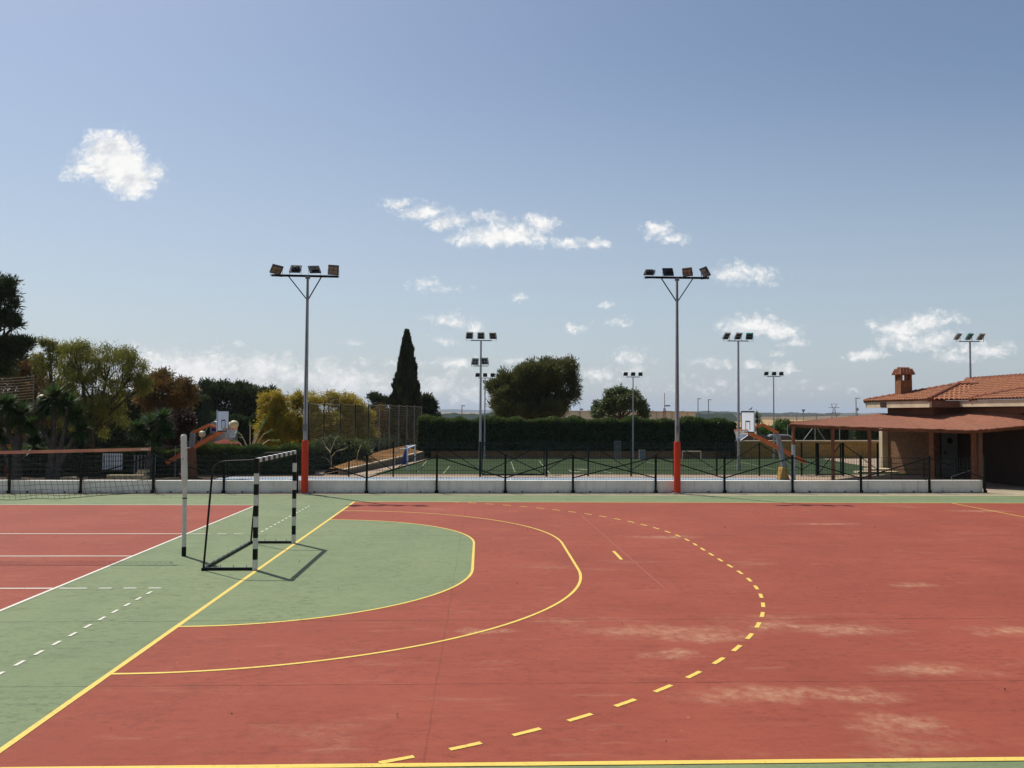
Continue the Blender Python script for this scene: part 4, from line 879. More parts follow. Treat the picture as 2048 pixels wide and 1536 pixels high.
# players' goal, dugout, cabinet, gates
pg = P(812, 945, 41.5); pg.z = 0; fg = empty('small_white_goal', pg, 'small white football goal with a curved back frame at the left side of the pitch', 'goal')
q = lambda x, y_, Y: P(x, y_, Y)-pg
m = MB(); m.path([q(815, 945, 40.5), q(815, 897, 40.5), q(830, 891, 44.5), q(830, 924, 44.5)], .045, 8); m.build('goal_frame', BOARDW, fg, smooth=True)
m = MB(); m.path([q(815, 897, 40.5), q(800, 898, 41), q(792, 905, 41), q(787, 943, 41)], .028, 8); m.build('back_frame', GALV, fg, smooth=True); m = MB(); m.path([q(830, 891, 44.5), q(812, 892, 45), q(805, 915, 45)], .028, 8); m.build('back_frame', GALV, fg, smooth=True)
dg_ = P(808, 915, 46); dg_.z = 0; db = empty('blue_slide', dg_, 'small blue curved sheet metal shelter behind the white football goal', 'shelter')
q = lambda x, y_, Y=46: P(x, y_, Y)-dg_
m = MB(); pr = [(803, 935), (806, 912), (808, 900), (811, 894), (818, 891)]
for k in range(len(pr)-1):
    a, b = q(*pr[k]), q(*pr[k+1]); off = Vector((.25, -.2, 0)); tt = Vector((0.04, .04, .02)); vs = [a, b, b+off, a+off]; vs += [v+tt for v in vs]; m.add(vs, [(0,1,2,3),(7,6,5,4),(0,4,5,1),(1,5,6,2),(2,6,7,3),(3,7,4,0)])
m.build('sheet', BLUEG, db); 
def cage(lab, x0_, x1_, y0_, y1_, Y, mat, bars=5):
    a = P(x0_, y1_, Y); b = P(x1_, y1_, Y); z1 = P(x0_, y0_, Y).z; g = empty('wall_bars', (a.x, Y, 0), lab, 'gate'); m = MB(); l = b.x-a.x
    for k in range(bars): m.bar((l*k/(bars-1), 0, 0), (l*k/(bars-1), 0, z1), .04, .04)
    m.build('upright', mat, g); m = MB()
    for z in (.1, z1*.35, z1*.68, z1-.02): m.bar((0, .045, z), (l, .045, z), .04, .04)
    m.build('rail', mat, g)
    return g
cage('narrow grey barred gate in the low pitch wall, left of the short mast', 1229, 1241, 882, 918, 51.4, GALVD)
g = cage('dark green mesh gate at the right end of the long hedge', 1440, 1472, 883, 918, 52.4, DARKM, 12)
cb = P(1285, 918, 51.2); m = MB(); m.box((-.19, 0, 0), (.19, .25, P(1285, 901, 51.2).z)); m.box((-.21, -.02, P(1285, 901, 51.2).z), (.21, .27, P(1285, 900, 51.2).z))
o = m.build('utility_cabinet', GREYS); o.location = (cb.x, cb.y, 0); tag(o, 'small grey utility cabinet against the pitch wall beside the short mast', 'cabinet')
gq = P(1385, 920, 50.6); wg = empty('far_white_goal', (gq.x, gq.y, 0), 'small pale goal frame by the back wall of the pitch, right of the right mast', 'goal')
m = MB(); x2 = P(1402, 903, 50.6); m.path([(P(1365, 918, 50.6).x-gq.x, 0, 0), (P(1365, 918, 50.6).x-gq.x, 0, x2.z), (x2.x-gq.x, 0, x2.z), (x2.x-gq.x, 0, 0)], .035, 6); m.build('frame', CREAM, wg)

# protective ball netting
bn = empty('ball_netting', (-10, 40, 0), 'tall tan ball stop netting hung between thin posts along the left of the pitch', 'netting')
def nl(px):      # distance along the net line
    t = (px-617)/(843-617); A = Vector((-8.75, 40.0, 0)); B = Vector((-4.2, 57.0, 0))
    lo, hi = 0, 1
    for _ in range(30):
        mm = (lo+hi)/2; q = A.lerp(B, mm); d = q.x*RT[0]+q.y*RT[1]; dd = q.x*FW[0]+q.y*FW[1]
        if 1024+F*d/dd < px: lo = mm
        else: hi = mm
    return A.lerp(B, lo)
bpx = [617, 648, 681, 711, 737, 759, 779, 798, 814, 829, 843]; bo = Vector(bn.location)
tops = []
for i, px in enumerate(bpx):
    p = nl(px); z = P(px, 805+7*(i/10), p.y).z; tops.append((p, z)); m = MB(); m.tube(p-bo, Vector((p.x, p.y, z))-bo, .035, .03, 6); m.build('post', BLACKM if i < 5 else GALVD, bn)
for i in range(len(bpx)-1):
    (a, za), (b, zb_) = tops[i], tops[i+1]; m = MB(); rows = 18; zb0 = P(bpx[i], 893, a.y).z
    for r_ in range(rows+1):
        f = r_/rows; z0_ = za+(zb0-za)*f; z1_ = zb_+(zb0-zb_)*f; pts = []
        for k in range(6):
            t = k/5; sag = (.10+.10*f)*4*t*(1-t); q = a.lerp(b, t); belly = .25*f*f*4*t*(1-t); pts.append(Vector((q.x+belly+.35*f**6, q.y, z0_*(1-t)+z1_*t-sag+.02*math.sin(r_*3+k)))-bo)
        m.path(pts, 0.0042 if r_ else .011, 3)
    nv = 7
    for k in range(nv):
        t = (k+.5)/nv; q = a.lerp(b, t); pts = []
        for r_ in range(5): f = r_/4; sag = (.10+.10*f)*4*t*(1-t); pts.append(Vector((q.x+.25*f*f*4*t*(1-t)+.35*f**6, q.y, (za*(1-t)+zb_*t)*(1-f)+zb0*f-sag))-bo)
        m.path(pts, .003, 3)
    m.build('net_panel', BNET, bn)
bn2 = empty('ball_netting', P(0, 900, 40), 'fragment of sagging pale ball netting high above the far left yucca', 'netting'); b2 = Vector(bn2.location); m = MB()
for r_ in range(9):
    pts = []
    for k in range(9): x = -60+k*16; y_ = 752+5.5*r_+5*math.sin((x+60)/128*PI)*(1); pts.append(P(x, y_, 39.5)-b2)
    m.path(pts, .008, 4)
m.build('net_panel', BNET, bn2); m = MB(); a = P(-60, 752, 39.5)-b2; m.tube((a.x, a.y, -b2.z), a, .03, n=6); a = P(68, 752, 39.5)-b2; m.tube((a.x, a.y, -b2.z), a, .02, n=6); m.build('post', GALVD, bn2)

# ------------------------------------------------------------------ tiled house
XE1, YN, YF = 20.6, 36.4, 42.7; ZE = P(1743, 804, 42.7).z
XR1, YR1 = 23.9, 39.55; ZR1 = P(1897, 771, 39.55).z+.0
XE2 = 22.0; XR2 = 26.2; ZR2 = ZR1+.38; YB2 = 26
HB = empty('tiled_house', (XE1, YN, 0), 'low brown rendered house with hipped terracotta tile roofs at the right', 'house'); ho = Vector(HB.location)
def roofface(poly, down, up, name='roof_slope'):
    """poly (world, planar, convex) covered with barrel tiles running along 'down'"""
    pts = [Vector(p) for p in poly]; nrm = (pts[1]-pts[0]).cross(pts[2]-pts[0]).normalized()
    if nrm.z < 0: nrm = -nrm
    d = Vector(down); d = (d-nrm*d.dot(nrm)).normalized(); s = nrm.cross(d).normalized(); o = pts[0]
    uv = [((p-o).dot(s), (p-o).dot(d)) for p in pts]; u0, u1 = min(a for a, b in uv), max(a for a, b in uv); v0, v1 = min(b for a, b in uv), max(b for a, b in uv)
    def span(u):
        vs = []
        for i in range(len(uv)):
            (a, b), (c, e) = uv[i], uv[(i+1) % len(uv)]
            if (a-u)*(c-u) <= 0 and a != c: vs.append(b+(e-b)*(u-a)/(c-a))
        return (min(vs), max(vs)) if len(vs) > 1 else None
    m = MB(); pw_ = .23; n = int((u1-u0)/pw_); row = .38
    for k in range(n):
        uc = u0+(k+.5)*pw_; sp_ = span(uc)
        if not sp_ or sp_[1]-sp_[0] < .05: continue
        va, vb = sp_; q = va; j0 = math.floor(va/row)
        while True:
            ve = min(vb, (j0+1)*row)
            if ve-q > .03:
                jit = random.uniform(-.006, .006); prof = [(-.5, .0), (-.3, .055), (0, .078), (.3, .055), (.5, .0)]
                A_ = []; B__ = []
                for (f, h) in prof:
                    A_.append(o+s*(uc+f*pw_*.96+jit)+d*q+nrm*(h*.85+.012)-ho); B__.append(o+s*(uc+f*pw_*1.02+jit)+d*(ve+.03)+nrm*(h+.04)-ho)
                nn = len(prof); vs = A_+B__+[b-nrm*.03 for b in B__]
                m.add(vs, [(i, i+1, nn+i+1, nn+i) for i in range(nn-1)]+[(nn+i, nn+i+1, 2*nn+i+1, 2*nn+i) for i in range(nn-1)])
            j0 += 1; q = ve
            if q >= vb-.001: break
    m.add([p-ho for p in pts], [tuple(range(len(pts)))])
    return m.build(name, TILE, HB)
def ridge(a, b, name='ridge_tiles', parent=None):
    a = Vector(a); b = Vector(b); n = max(2, int((b-a).length/.33)); m = MB()
    for k in range(n): p, q = a.lerp(b, k/n), a.lerp(b, (k+1.12)/n); m.tube(p-ho+Vector((0, 0, .03)), q-ho+Vector((0, 0, .055)), .115, .135, 10)
    m.build(name, tilem('ridge_tile', (.25, .085, .045), (.18, .06, .035)) if 'RIDM' not in globals() else RIDM, HB, smooth=True)
RIDM = tilem('ridge_tile', (.25, .085, .045), (.18, .06, .035))
E1, E2 = Vector((XE1, YN, ZE)), Vector((XE1, YF, ZE)); Rg = Vector((XR1, YR1, ZR1)); 
roofface([E1, Rg, E2], (-1, 0, -.3), 0)
YV = YR1; XV = XE2+(XR2-XE2)*(ZR1-ZE)/(ZR2-ZE)
Vt = Vector((XV, YR1, ZR1)); Vb = Vector((XE2, YN, ZE))
roofface([E1, Vb, Vt, Rg], (0, -1, -.3), 0)
roofface([E2, Rg, Vt, (XV, YF, ZE)], (0, 1, -.3), 0)
R2a = Vector((XR2, 42.5, ZR2)); R2b = Vector((XR2, YB2, ZR2))
roofface([Vb, (XE2, YB2, ZE), R2b, R2a, (XV+.6, 42.5, ZR1+.05), Vt], (-1, 0, -.3), 0)
ridge(E1, Rg, 'hip_tiles'); ridge(E2, Rg, 'hip_tiles'); ridge(Rg, Vt); ridge(R2a, R2b); ridge(Vt, (XR2, 42.5, ZR2), 'hip_tiles')
ridge((XE2, 35.6, ZE+.02), (XR2, 31.4, ZR2), 'hip_tiles')
m = MB(); m.quad(*[Vector(p)-ho for p in ((XE2, YB2, ZE), (XR2+6, YB2, ZE), R2b)]); m.quad(*[Vector(p)-ho for p in (R2a, R2b, (XR2+5, YB2, ZE), (XR2+5, 42.5, ZE))]); m.build('rear_roof', TILE, HB)
zf0 = P(1800, 815.5, 39.5).z
def fas(a, b, th=.12, z0=zf0, z1=ZE-.01, mat=CREAM, name='fascia'): wallbox(MB(), (a[0]-ho.x, a[1]-ho.y), (b[0]-ho.x, b[1]-ho.y), th, z0, z1).build(name, mat, HB)
fas((XE1+.05, YF-.05), (XE1+.05, YN+.05)); fas((XE1+.175, YN+.05), (XE2+.17, YN+.05), mat=HOUSEW); fas((XE2+.05, YN), (XE2+.05, YB2), z0=zf0+.03, mat=CREAM)  # front fascia browner than the cream sides, its shade put into the colour
m = MB(); m.box((XE1+.18-ho.x, .18, zf0+.01), (XE2+4-ho.x, YF-YN-.1, zf0+.06)); m.build('soffit', HOUSE_SHADE, HB); m = MB(); m.box((XE2+.18-ho.x, YB2-YN, zf0+.04), (XE2+4-ho.x, .17, zf0+.09)); m.build('soffit', HOUSE_SHADE, HB)
XW1, YW = 21.4, 37.4; XW2 = 22.6
def wl(a, b, z0, z1, mat, name='wall', th=.25): return wallbox(MB(), (a[0]-ho.x, a[1]-ho.y), (b[0]-ho.x, b[1]-ho.y), th, z0, z1).build(name, mat, HB)
wl((XW1, 41.75), (XW1, YW), 0, 3.0, BRICK, 'brick_wall'); wl((XW1, 41.75), (XW1, YW), 3.0, zf0+.02, HOUSEW, 'upper_wall')
wl((XW1+.26, YW), (XW2, YW), 0, 3.0, HOUSE_SHADE); wl((XW2, YW), (XW2, YB2), 0, 3.0, HOUSE_SHADE); wl((XW1+.26, YW), (XW2, YW), 3.002, zf0, HOUSEW, 'upper_wall'); wl((XW2, YW), (XW2, YB2), 3.002, zf0, HOUSEW, 'upper_wall')
m = MB(); m.box((XW1-.30-ho.x, 41.76-ho.y, 0), (XW1+.1-ho.x, 42.1-ho.y, 2.75)); m.build('pillar', CREAM, HB)
m = MB(); m.box((XW1+.35-ho.x, YW-.05-ho.y, .05), (XW1+1.1-ho.x, YW-.005-ho.y, 2.35)); dr = m.build('door', DOORM, HB)
m = MB(); m.tube((XW1+.72-ho.x, YW-.07-ho.y, 1.75), (XW1+.72-ho.x, YW-.052-ho.y, 1.75), .14, n=16); m.build('porthole', BLACKM, dr)
m = MB(); m.tube((XW1+.48-ho.x, YW-.09-ho.y, 1.2), (XW1+.48-ho.x, YW-.052-ho.y, 1.2), .06, n=12); m.build('handle', BLACKM, dr)
m = MB(); bx = P(1793, 808, 40.9); m.box((XE1+.02-ho.x, 40.4-ho.y, zf0+.04), (XE1+.048-ho.x, 41.0-ho.y, ZE-.05)); m.build('vent', HOUSE_SHADE, HB)
# chimney
cc = P(1807, 780, 41.3); zc0 = 3.9; zt = P(1807, 761, 41.3).z; s_ = .30
m = MB(); m.box((cc.x-s_-ho.x, 41.3-s_-ho.y, 3.7), (cc.x+s_-ho.x, 41.3+s_-ho.y, zt)); ch = m.build('chimney', CHIM, HB)
m = MB(); z2 = P(1807, 750, 41.3).z
for ax_ in (-1, 0, 1):
    for ay in (-1, 1):
        m.cbox((cc.x+ax_*s_*.82-ho.x, 41.3+ay*s_*.82-ho.y, (zt+z2)/2), (.05, .05, (z2-zt)/2))
m.cbox((cc.x-s_*.82-ho.x, 41.3-ho.y, (zt+z2)/2), (.05, .05, (z2-zt)/2)); m.cbox((cc.x+s_*.82-ho.x, 41.3-ho.y, (zt+z2)/2), (.05, .05, (z2-zt)/2))
m.build('chimney_pillar', CHIM, ch)
m = MB(); z3 = P(1807, 738, 41.3).z; cx_, cy_ = cc.x-ho.x, 41.3-ho.y; w0, w1 = s_+.08, .29
m.add([(cx_-w0, cy_-w0, z2), (cx_+w0, cy_-w0, z2), (cx_+w0, cy_+w0, z2), (cx_-w0, cy_+w0, z2), (cx_-w1, cy_-w1, z3), (cx_+w1, cy_-w1, z3), (cx_+w1, cy_+w1, z3), (cx_-w1, cy_+w1, z3)], [(0,3,2,1),(4,5,6,7),(0,1,5,4),(1,2,6,5),(2,3,7,6),(3,0,4,7)])
for k in range(5):
    f = -1+k*.5; m.tube((cx_+f*w0*.95, cy_-w0-.03, z2+.01), (cx_+f*w1, cy_-w1, z3+.01), .045, .03, 8); m.tube((cx_-w0-.03, cy_+f*w0*.95, z2+.01), (cx_-w1, cy_+f*w1, z3+.01), .045, .03, 8); m.tube((cx_+w0+.03, cy_+f*w0*.95, z2+.01), (cx_+w1, cy_+f*w1, z3+.01), .045, .03, 8)
m.tube((cx_-w1-.02, cy_, z3+.03), (cx_+w1+.02, cy_, z3+.03), .07, n=8)
m.build('chimney_cap', TILE, ch)
# canopy
CP = empty('wooden_canopy', (14, 35.7, 0), 'low brown sheet roofed canopy on red brown wooden posts in front of the house', 'canopy'); cpo = Vector(CP.location)
fe = [P(1580, 847.5, 35.7), P(1665, 851.5, 35.3), P(1740, 854.5, 34.7), P(1863, 857.5, 33.4), P(1945, 860, 32.5), P(1990, 856.5, 32.0), Vector((22.58, 31.4, 2.66)), Vector((22.58, 28.0, 2.95))]
be = [P(1586, 844.3, 37.2), P(1640, 838.8, 39.2), P(1700, 832.8, 40.8), Vector((21.38, 41.9, 3.04)), Vector((21.9, 37.3, 3.07)), Vector((22.3, 37.0, 3.06)), Vector((22.58, 33.2, 3.05)), Vector((22.58, 29.0, 3.05))]
m = MB(); rows = 28; NU = 10; cols = (len(fe)-1)*NU
def lerpl(l, t): t = min(max(t, 0), len(l)-1.0001); i = int(t); return l[i].lerp(l[i+1], t-i)
top = []; 
for i in range(cols+1):
    a = lerpl(fe, i/NU); b = lerpl(be, i/NU); rag = Vector((0, random.uniform(-.05, .03), random.uniform(-.012, .012)))
    for j in range(rows+1):
        f = j/rows; p = a.lerp(b, f); p = p+rag*(1-f)**8; top.append(p+Vector((0, 0, .022*((j*1.0) % 2)-.006*math.sin(i*1.7+j)))-cpo)
n0 = len(top); st_ = rows+1
fs = [(i*st_+j, (i+1)*st_+j, (i+1)*st_+j+1, i*st_+j+1) for i in range(cols) for j in range(rows)]
vs = top+[v-Vector((0, 0, .05)) for v in top]; fs2 = [tuple(n0+k for k in reversed(f)) for f in fs]
edge = [(n0+i*st_, n0+(i+1)*st_, (i+1)*st_, i*st_) for i in range(cols)]+[(n0+j, j, j+1, n0+j+1) for j in range(rows)]+[(n0+cols*st_+j+1, cols*st_+j+1, cols*st_+j, n0+cols*st_+j) for j in range(rows)]+[(n0+i*st_+rows, i*st_+rows, (i+1)*st_+rows, n0+(i+1)*st_+rows) for i in range(cols)]
m.add(vs, fs+fs2+edge); m.build('roof', CANOP, CP)
m = MB()
for i in range(len(fe)-2): m.bar(fe[i]+Vector((.05, .2, -.11))-cpo, fe[i+1]+Vector((.05, .2, -.11))-cpo, .06, .09)
m.build('front_beam', WOOD, CP)
for i in range(0, 6):
    m = MB(); m.bar(fe[i]+Vector((0, .1, -.085))-cpo, be[i]+Vector((0, 0, -.1))-cpo, .06, .09); m.build('rafter', WOOD, CP)
def cpost(px, Y, w, zt, mat=WOOD, split=None):
    p = P(px, 940, Y); m = MB()
    if split: m.cbox((p.x-cpo.x, p.y-cpo.y, (zt+split)/2), (w/2, w/2, (zt-split)/2), 0); m.cbox((p.x-cpo.x, p.y-cpo.y, split/2), (w/2+.004, w/2+.004, split/2), 1); m.build('post', [mat, GALV], CP, bevel=.008)
    else: m.cbox((p.x-cpo.x, p.y-cpo.y, zt/2), (w/2, w/2, zt/2)); m.build('post', mat, CP, bevel=.008)
cpost(1587, 35.75, .12, 2.45, split=1.6); cpost(1666, 35.45, .12, 2.38); cpost(1739.5, 34.9, .12, 2.33); cpost(1863, 33.6, .14, 2.28); cpost(1948, 32.7, .15, 2.26); cpost(1959.5, 32.75, .17, 2.26, HOUSEW)
m = MB(); 
# terrace step, railing, handrail
st = MB(); a = P(1712, 944, 40.2); b = P(1800, 944, 40.4); st.box((a.x, 40.0, 0), (21.05, 40.5, .1)); st.box((a.x+.9, 40.51, 0), (21.05, 41.3, .2)); o = st.build('paved_step', CREAM); tag(o, 'pale paved step beside the brick wall of the house', 'step')
rl = empty('terrace_railing', (18.6, 36.0, 0), 'thin dark railing under the canopy, behind the end of the low white wall', 'railing'); m = MB()
for z in (.25, .5, .75, 1.0): MB().tube((0, 0, z), (2.9, -.2, z), .012, n=6).build('rail', DARKM, rl)
for x in (0, 1.45, 2.9): MB().tube((x, -.07*x, 0), (x, -.07*x, 1.03), .02, n=6).build('post', DARKM, rl)
hr = P(1903, 962, 32.9); h2 = P(1946, 939, 32.9); hl = empty('handrail', (hr.x, 32.9, 0), 'thin sloping grey handrail next to the last canopy post', 'handrail')
m = MB(); z0_ = P(1903, 953, 32.9).z; m.path([(0, 0, 0), (0, 0, z0_), (h2.x-hr.x, 0, h2.z)], .014, 6); m.build('rail', GALV, hl)

# ------------------------------------------------------------------ left background
def globe(px, py, r, Y, lab, by=960):
    p = P(px, py, Y); t = empty('globe_lamp', (p.x, p.y, 0), lab, 'lamp', 'cream globe lamps in the park'); R0 = r*Y/F
    MB().tube((0, 0, 0), (0, 0, p.z-R0), .03, .025, 8).build('pole', GALVD, t); MB().sphere((0, 0, p.z), R0, sz=.92).build('globe', STRAW, t, smooth=True)
    MB().tube((0, 0, p.z-R0*1.08), (0, 0, p.z-R0*.8), R0*.35, R0*.5, 10).build('collar', GALVD, t)
globe(468, 849, 9, 44, 'cream globe lamp touching the right edge of the left backboard'); globe(404, 868, 7, 45, 'smaller cream globe lamp between the arms of the left hoop'); globe(84, 797, 9, 37, 'cream globe lamp half hidden by the tallest yucca')
hb_ = P(400, 900, 60); kb = empty('small_white_building', (hb_.x, 60, 0), 'small white building with a blue sign and terracotta lower roof behind the left hoop', 'building'); ko = Vector(kb.location)
a = P(388, 890, 60); b = P(450, 890, 60); zt_ = P(420, 842, 60).z
m = MB(); m.add([(0, 0, 0), (b.x-ko.x, 0, 0), (b.x-ko.x, 0, zt_-.3), (.9, 0, zt_), (0, 0, zt_-.9)]+[(0, 3, 0), (b.x-ko.x, 3, 0), (b.x-ko.x, 3, zt_-.3), (.9, 3, zt_), (0, 3, zt_-.9)], [(4,3,2,1,0),(5,6,7,8,9),(0,1,6,5),(1,2,7,6),(2,3,8,7),(3,4,9,8),(4,0,5,9)]); m.build('wall', WHITEW, kb)
a = P(423, 862, 59.9)-ko; b = P(433, 852, 59.9)-ko; m = MB(); m.box((a.x, -.06, a.z), (b.x, -.01, b.z)); m.build('sign', SIGNB, kb)
a = P(384, 882, 58)-ko; b = P(420, 868, 58)-ko; m = MB(); m.add([(a.x, -2, a.z), (b.x, -2, a.z), (b.x, -.02, b.z), (a.x, -.02, b.z)]+[(a.x, -2, a.z-.1), (b.x, -2, a.z-.1), (b.x, -.02, b.z-.1), (a.x, -.02, b.z-.1)], [(0,1,2,3),(7,6,5,4),(0,4,5,1),(1,5,6,2),(3,7,4,0)]); m.build('lean_to_roof', TILE, kb)
pc = P(450, 883, 46); um = empty('parasol', (pc.x, 46, 0), 'wide dark maroon parasol seen edge on below the left backboard', 'parasol'); m = MB(); r0 = 32*46/F; n = 12; zt_ = P(450, 878, 46).z; ze_ = P(450, 887, 46).z
m.add([(0, 0, zt_)]+[(r0*math.cos(2*PI*k/n), r0*math.sin(2*PI*k/n), ze_) for k in range(n)]+[(r0*math.cos(2*PI*k/n), r0*math.sin(2*PI*k/n), ze_-.1) for k in range(n)], [(0, 1+k, 1+(k+1) % n) for k in range(n)]+[(1+k, 1+n+k, 1+n+(k+1) % n, 1+(k+1) % n) for k in range(n)]); m.build('canopy', PARAS, um); MB().tube((0, 0, 0), (0, 0, zt_), .03, n=8).build('pole', WOOD, um)
def railfence(name, lab, px0, px1, y0_, y1_, Y, mat, n, w=.05, cat='fence'):
    a = P(px0, y1_, Y); b = P(px1, y1_, Y); t = empty(name, (a.x, Y, 0), lab, cat); z0, z1 = max(0, a.z), P(px0, y0_, Y).z; m = MB(); l = b.x-a.x
    for k in range(n): m.box((l*k/n, -.02, z0), (l*k/n+w, .02, z1))
    m.build('slats', mat, t); [MB().bar((0, .04, z_), (l, .04, z_), .03, .05).build('rail', DARKM, t) for z_ in (z0+.12, z1-.08)]
    for x in (0, l): MB().box((x-.03, .06, 0), (x+.03, .1, z1)).build('post', DARKM, t)
railfence('slatted_fence', 'orange slatted fence with a dark top rail at the far left', -60, 30, 888, 905, 39, ORANGE, 26, .07)
railfence('picket_fence', 'white picket fence seen through the near fence left of the third yucca', 205, 246, 907, 940, 36.3, BOARDW, 9, .055)
railfence('picket_fence', 'pale railing beside the trunk of the third yucca', 268, 316, 910, 950, 36.2, GALV, 7, .03)
def blocks(lab, px0, px1, y0_, Y):
    a = P(px0, 960, Y); b = P(px1, 960, Y); z1 = P(px0, y0_, Y).z; m = MB(); l = b.x-a.x; n = max(2, int(l/.13)); rows = max(1, int(z1/.11))
    for j in range(rows):
        for k in range(n): w_k = l/n; x = w_k*k+(w_k/2 if j % 2 else 0); m.box((x+.006, random.uniform(-.02, 0), z1*j/rows+.004), (x+w_k-.006, .4, z1*(j+1)/rows-.004))
    o = m.build('planter_wall', STONE); o.location = (a.x, Y, 0); tag(o, lab, 'planter')
blocks('low pale stone planter wall right behind the low white wall, below the tallest yucca', 119, 162, 954, 33.0)
blocks('low mossy stone planter wall behind the near fence, at the foot of the third yucca', 213, 284, 950, 33.2)
blocks('small stacked block beside the trunk of the third yucca', 270, 287, 940, 34.0)
gpy = G(660, 958, .0); 
# red hydrant-like bollard at far left
p = P(16, 945, 36); bo_ = empty('red_bollard', (p.x, 36, 0), 'small red post box like bollard at the far left behind the low wall', 'bollard'); MB().tube((0, 0, 0), (0, 0, P(16, 940, 36).z), .05, n=10).build('post', ORANGE, bo_); MB().box((-.12, -.08, P(16, 947, 36).z), (.12, .08, P(16, 933, 36).z)).build('box', PARAS, bo_)
# bare pale stems near the mast
ts = P(668, 950, 41); tt_ = empty('bare_shrub', (ts.x, 41, 0), 'leafless shrub with pale crooked branches behind the tall netting', 'shrub'); q = lambda x, y_, dy=0: P(x, y_, 41+dy)-Vector((ts.x, 41, 0)); m = MB()
for pts in ([(662, 948), (663, 925), (660, 905), (668, 885), (676, 868)], [(662, 915), (672, 902), (690, 898), (702, 890)], [(661, 905), (650, 892), (646, 880)], [(663, 930), (655, 918), (640, 912)], [(716, 950), (712, 925), (716, 905), (722, 890)]):
    m.path([q(x, y_, random.uniform(-.2, .2)) for x, y_ in pts], [.026-.004*k for k in range(len(pts))], 6)
m.build('stems', STONE, tt_)

# ------------------------------------------------------------------ distance
wh = empty('warehouse', (0, 0, 0), 'long flat tan warehouse on the horizon behind the hedge and round tree', 'warehouse')
a = P(1110, 825, 190); b = P(1391, 825, 190); z1 = P(1250, 822, 190).z
m = MB(); m.box((a.x, 190, 0), (b.x, 230, z1-.35)); m.build('wall', TANB, wh); m = MB(); m.box((a.x-.2, 189.8, z1-.34), (b.x+.2, 230, z1)); m.build('parapet', CREAM, wh)
for k in range(9):
    x = a.x+(b.x-a.x)*(k+.5)/9; m = MB(); m.box((x-.08, 189.7, 0), (x+.08, 189.99, z1-.4)); m.build('downpipe', CREAM, wh)
m = MB()
def ridgeline(name, Y, pts, mat, depth=600, z0=-2):
    m = MB(); vs = []; n = len(pts)
    for (px, py) in pts:
        p = P(px, py, Y); vs += [(p.x, Y-depth, z0), (p.x, Y, p.z), (p.x*1.1, Y+depth*2, z0)]
    fs = []
    for i in range(n-1): fs += [(3*i, 3*i+3, 3*i+4, 3*i+1), (3*i+1, 3*i+4, 3*i+5, 3*i+2)]
    m.add(vs, fs); return tag(m.build(name, mat, smooth=True), kind='structure')
ridgeline('far_hill', 7600, [(700, 826), (780, 822), (850, 819.5), (880, 818.5), (915, 818.5), (950, 820), (990, 820), (1040, 822), (1120, 824), (1200, 827)], HILL, 1500)
ridgeline('far_tree_line', 1500, [(x, 824.5+.006*(x-1400)+1.2*math.sin(x*.11)*math.sin(x*.037)+.5*math.sin(x*.5)-(2 if x < 1480 else 0)) for x in range(1330, 2200, 6)], HILL, 120)
ridgeline('near_tree_line', 320, [(x, 827.0+1.5*math.sin(x*.13)*math.sin(x*.05)+.6*math.sin(x*.7)) for x in range(840, 1470, 6)], HILL, 20)
def fieldsheet(name, pts, z, mat): sheet(name, [(G(*p, z).x, G(*p, z).y) for p in pts], z, mat)
bkz = .0
m = MB(); 
sheet('dry_field', [(40, 150), (220, 150), (420, 420), (70, 420)], -.02, DRYF)
sheet('ploughed_field', [(70, 430), (420, 430), (900, 1150), (200, 1150)], -.018, paint('dark_ploughed_soil', (.16, .12, .07), .2, .01, .95, .1))
m = MB(); a = P(1500, 846, 130); m.add([(40, 100, 0), (95, 92, 0), (110, 130, 2.0), (52, 140, 1.0), (120, 150, 0), (50, 165, 0)], [(0, 1, 2, 3), (3, 2, 4, 5)]); tag(m.build('earth_bank', DRYF), kind='structure')
gr = empty('guard_rail', (60, 200, 0), 'thin grey roadside guard rail crossing the dry fields in the distance', 'guard rail'); go = Vector(gr.location)
m = MB(); pp = [P(1520, 832, 170)-go, P(1600, 832, 165)-go, P(1680, 830, 160)-go, P(1760, 827.5, 150)-go]
for k in range(3): m.bar(pp[k], pp[k+1], .08, .32)
m.build('rail', GALV, gr)
for k in range(7): q = pp[0].lerp(pp[3], k/6); MB().box((q.x-.07, q.y+.05, 0), (q.x+.07, q.y+.15, q.z)).build('post', GALVD, gr)
def slamp(px, py, by, Y, lab, arm=1): 
    p = P(px, py, Y); t = empty('street_lamp', (p.x, Y, 0), lab, 'street lamp', 'street lamps on the horizon'); MB().tube((0, 0, 0), (0, 0, p.z), .08, .06, 6).build('pole', GALVD, t); MB().box((-.1, -.15, p.z-.02), (.42*arm, .15, p.z+.10)).build('lamp_head', GALV, t)
slamp(1396, 798, 835, 120, 'distant street lamp just right of the right floodlight mast, left one of a pair'); slamp(1417, 800, 835, 122, 'distant street lamp just right of the right floodlight mast, right one of a pair'); slamp(1712, 797, 840, 115, 'distant street lamp behind the triangular road sign', 1.2); slamp(924, 812, 840, 110, 'distant lamp above the hedge left of the tall mast')
def tri(px, py, s, Y, lab, down):
    p = P(px, py, Y); t = empty('road_sign', (p.x, Y, 0), lab, 'road sign'); r = s*Y/F; k = -1 if down else 1
    m = MB(); m.add([(-r, 0, p.z-k*r*.8), (r, 0, p.z-k*r*.8), (0, 0, p.z+k*r), (-r, .04, p.z-k*r*.8), (r, .04, p.z-k*r*.8), (0, .04, p.z+k*r)], [(0, 1, 2), (5, 4, 3), (0, 3, 4, 1), (1, 4, 5, 2), (2, 5, 3, 0)]); m.build('sign_plate', GREYS, t); MB().tube((0, .07, 0), (0, .07, p.z), .035, n=6).build('post', GALVD, t)
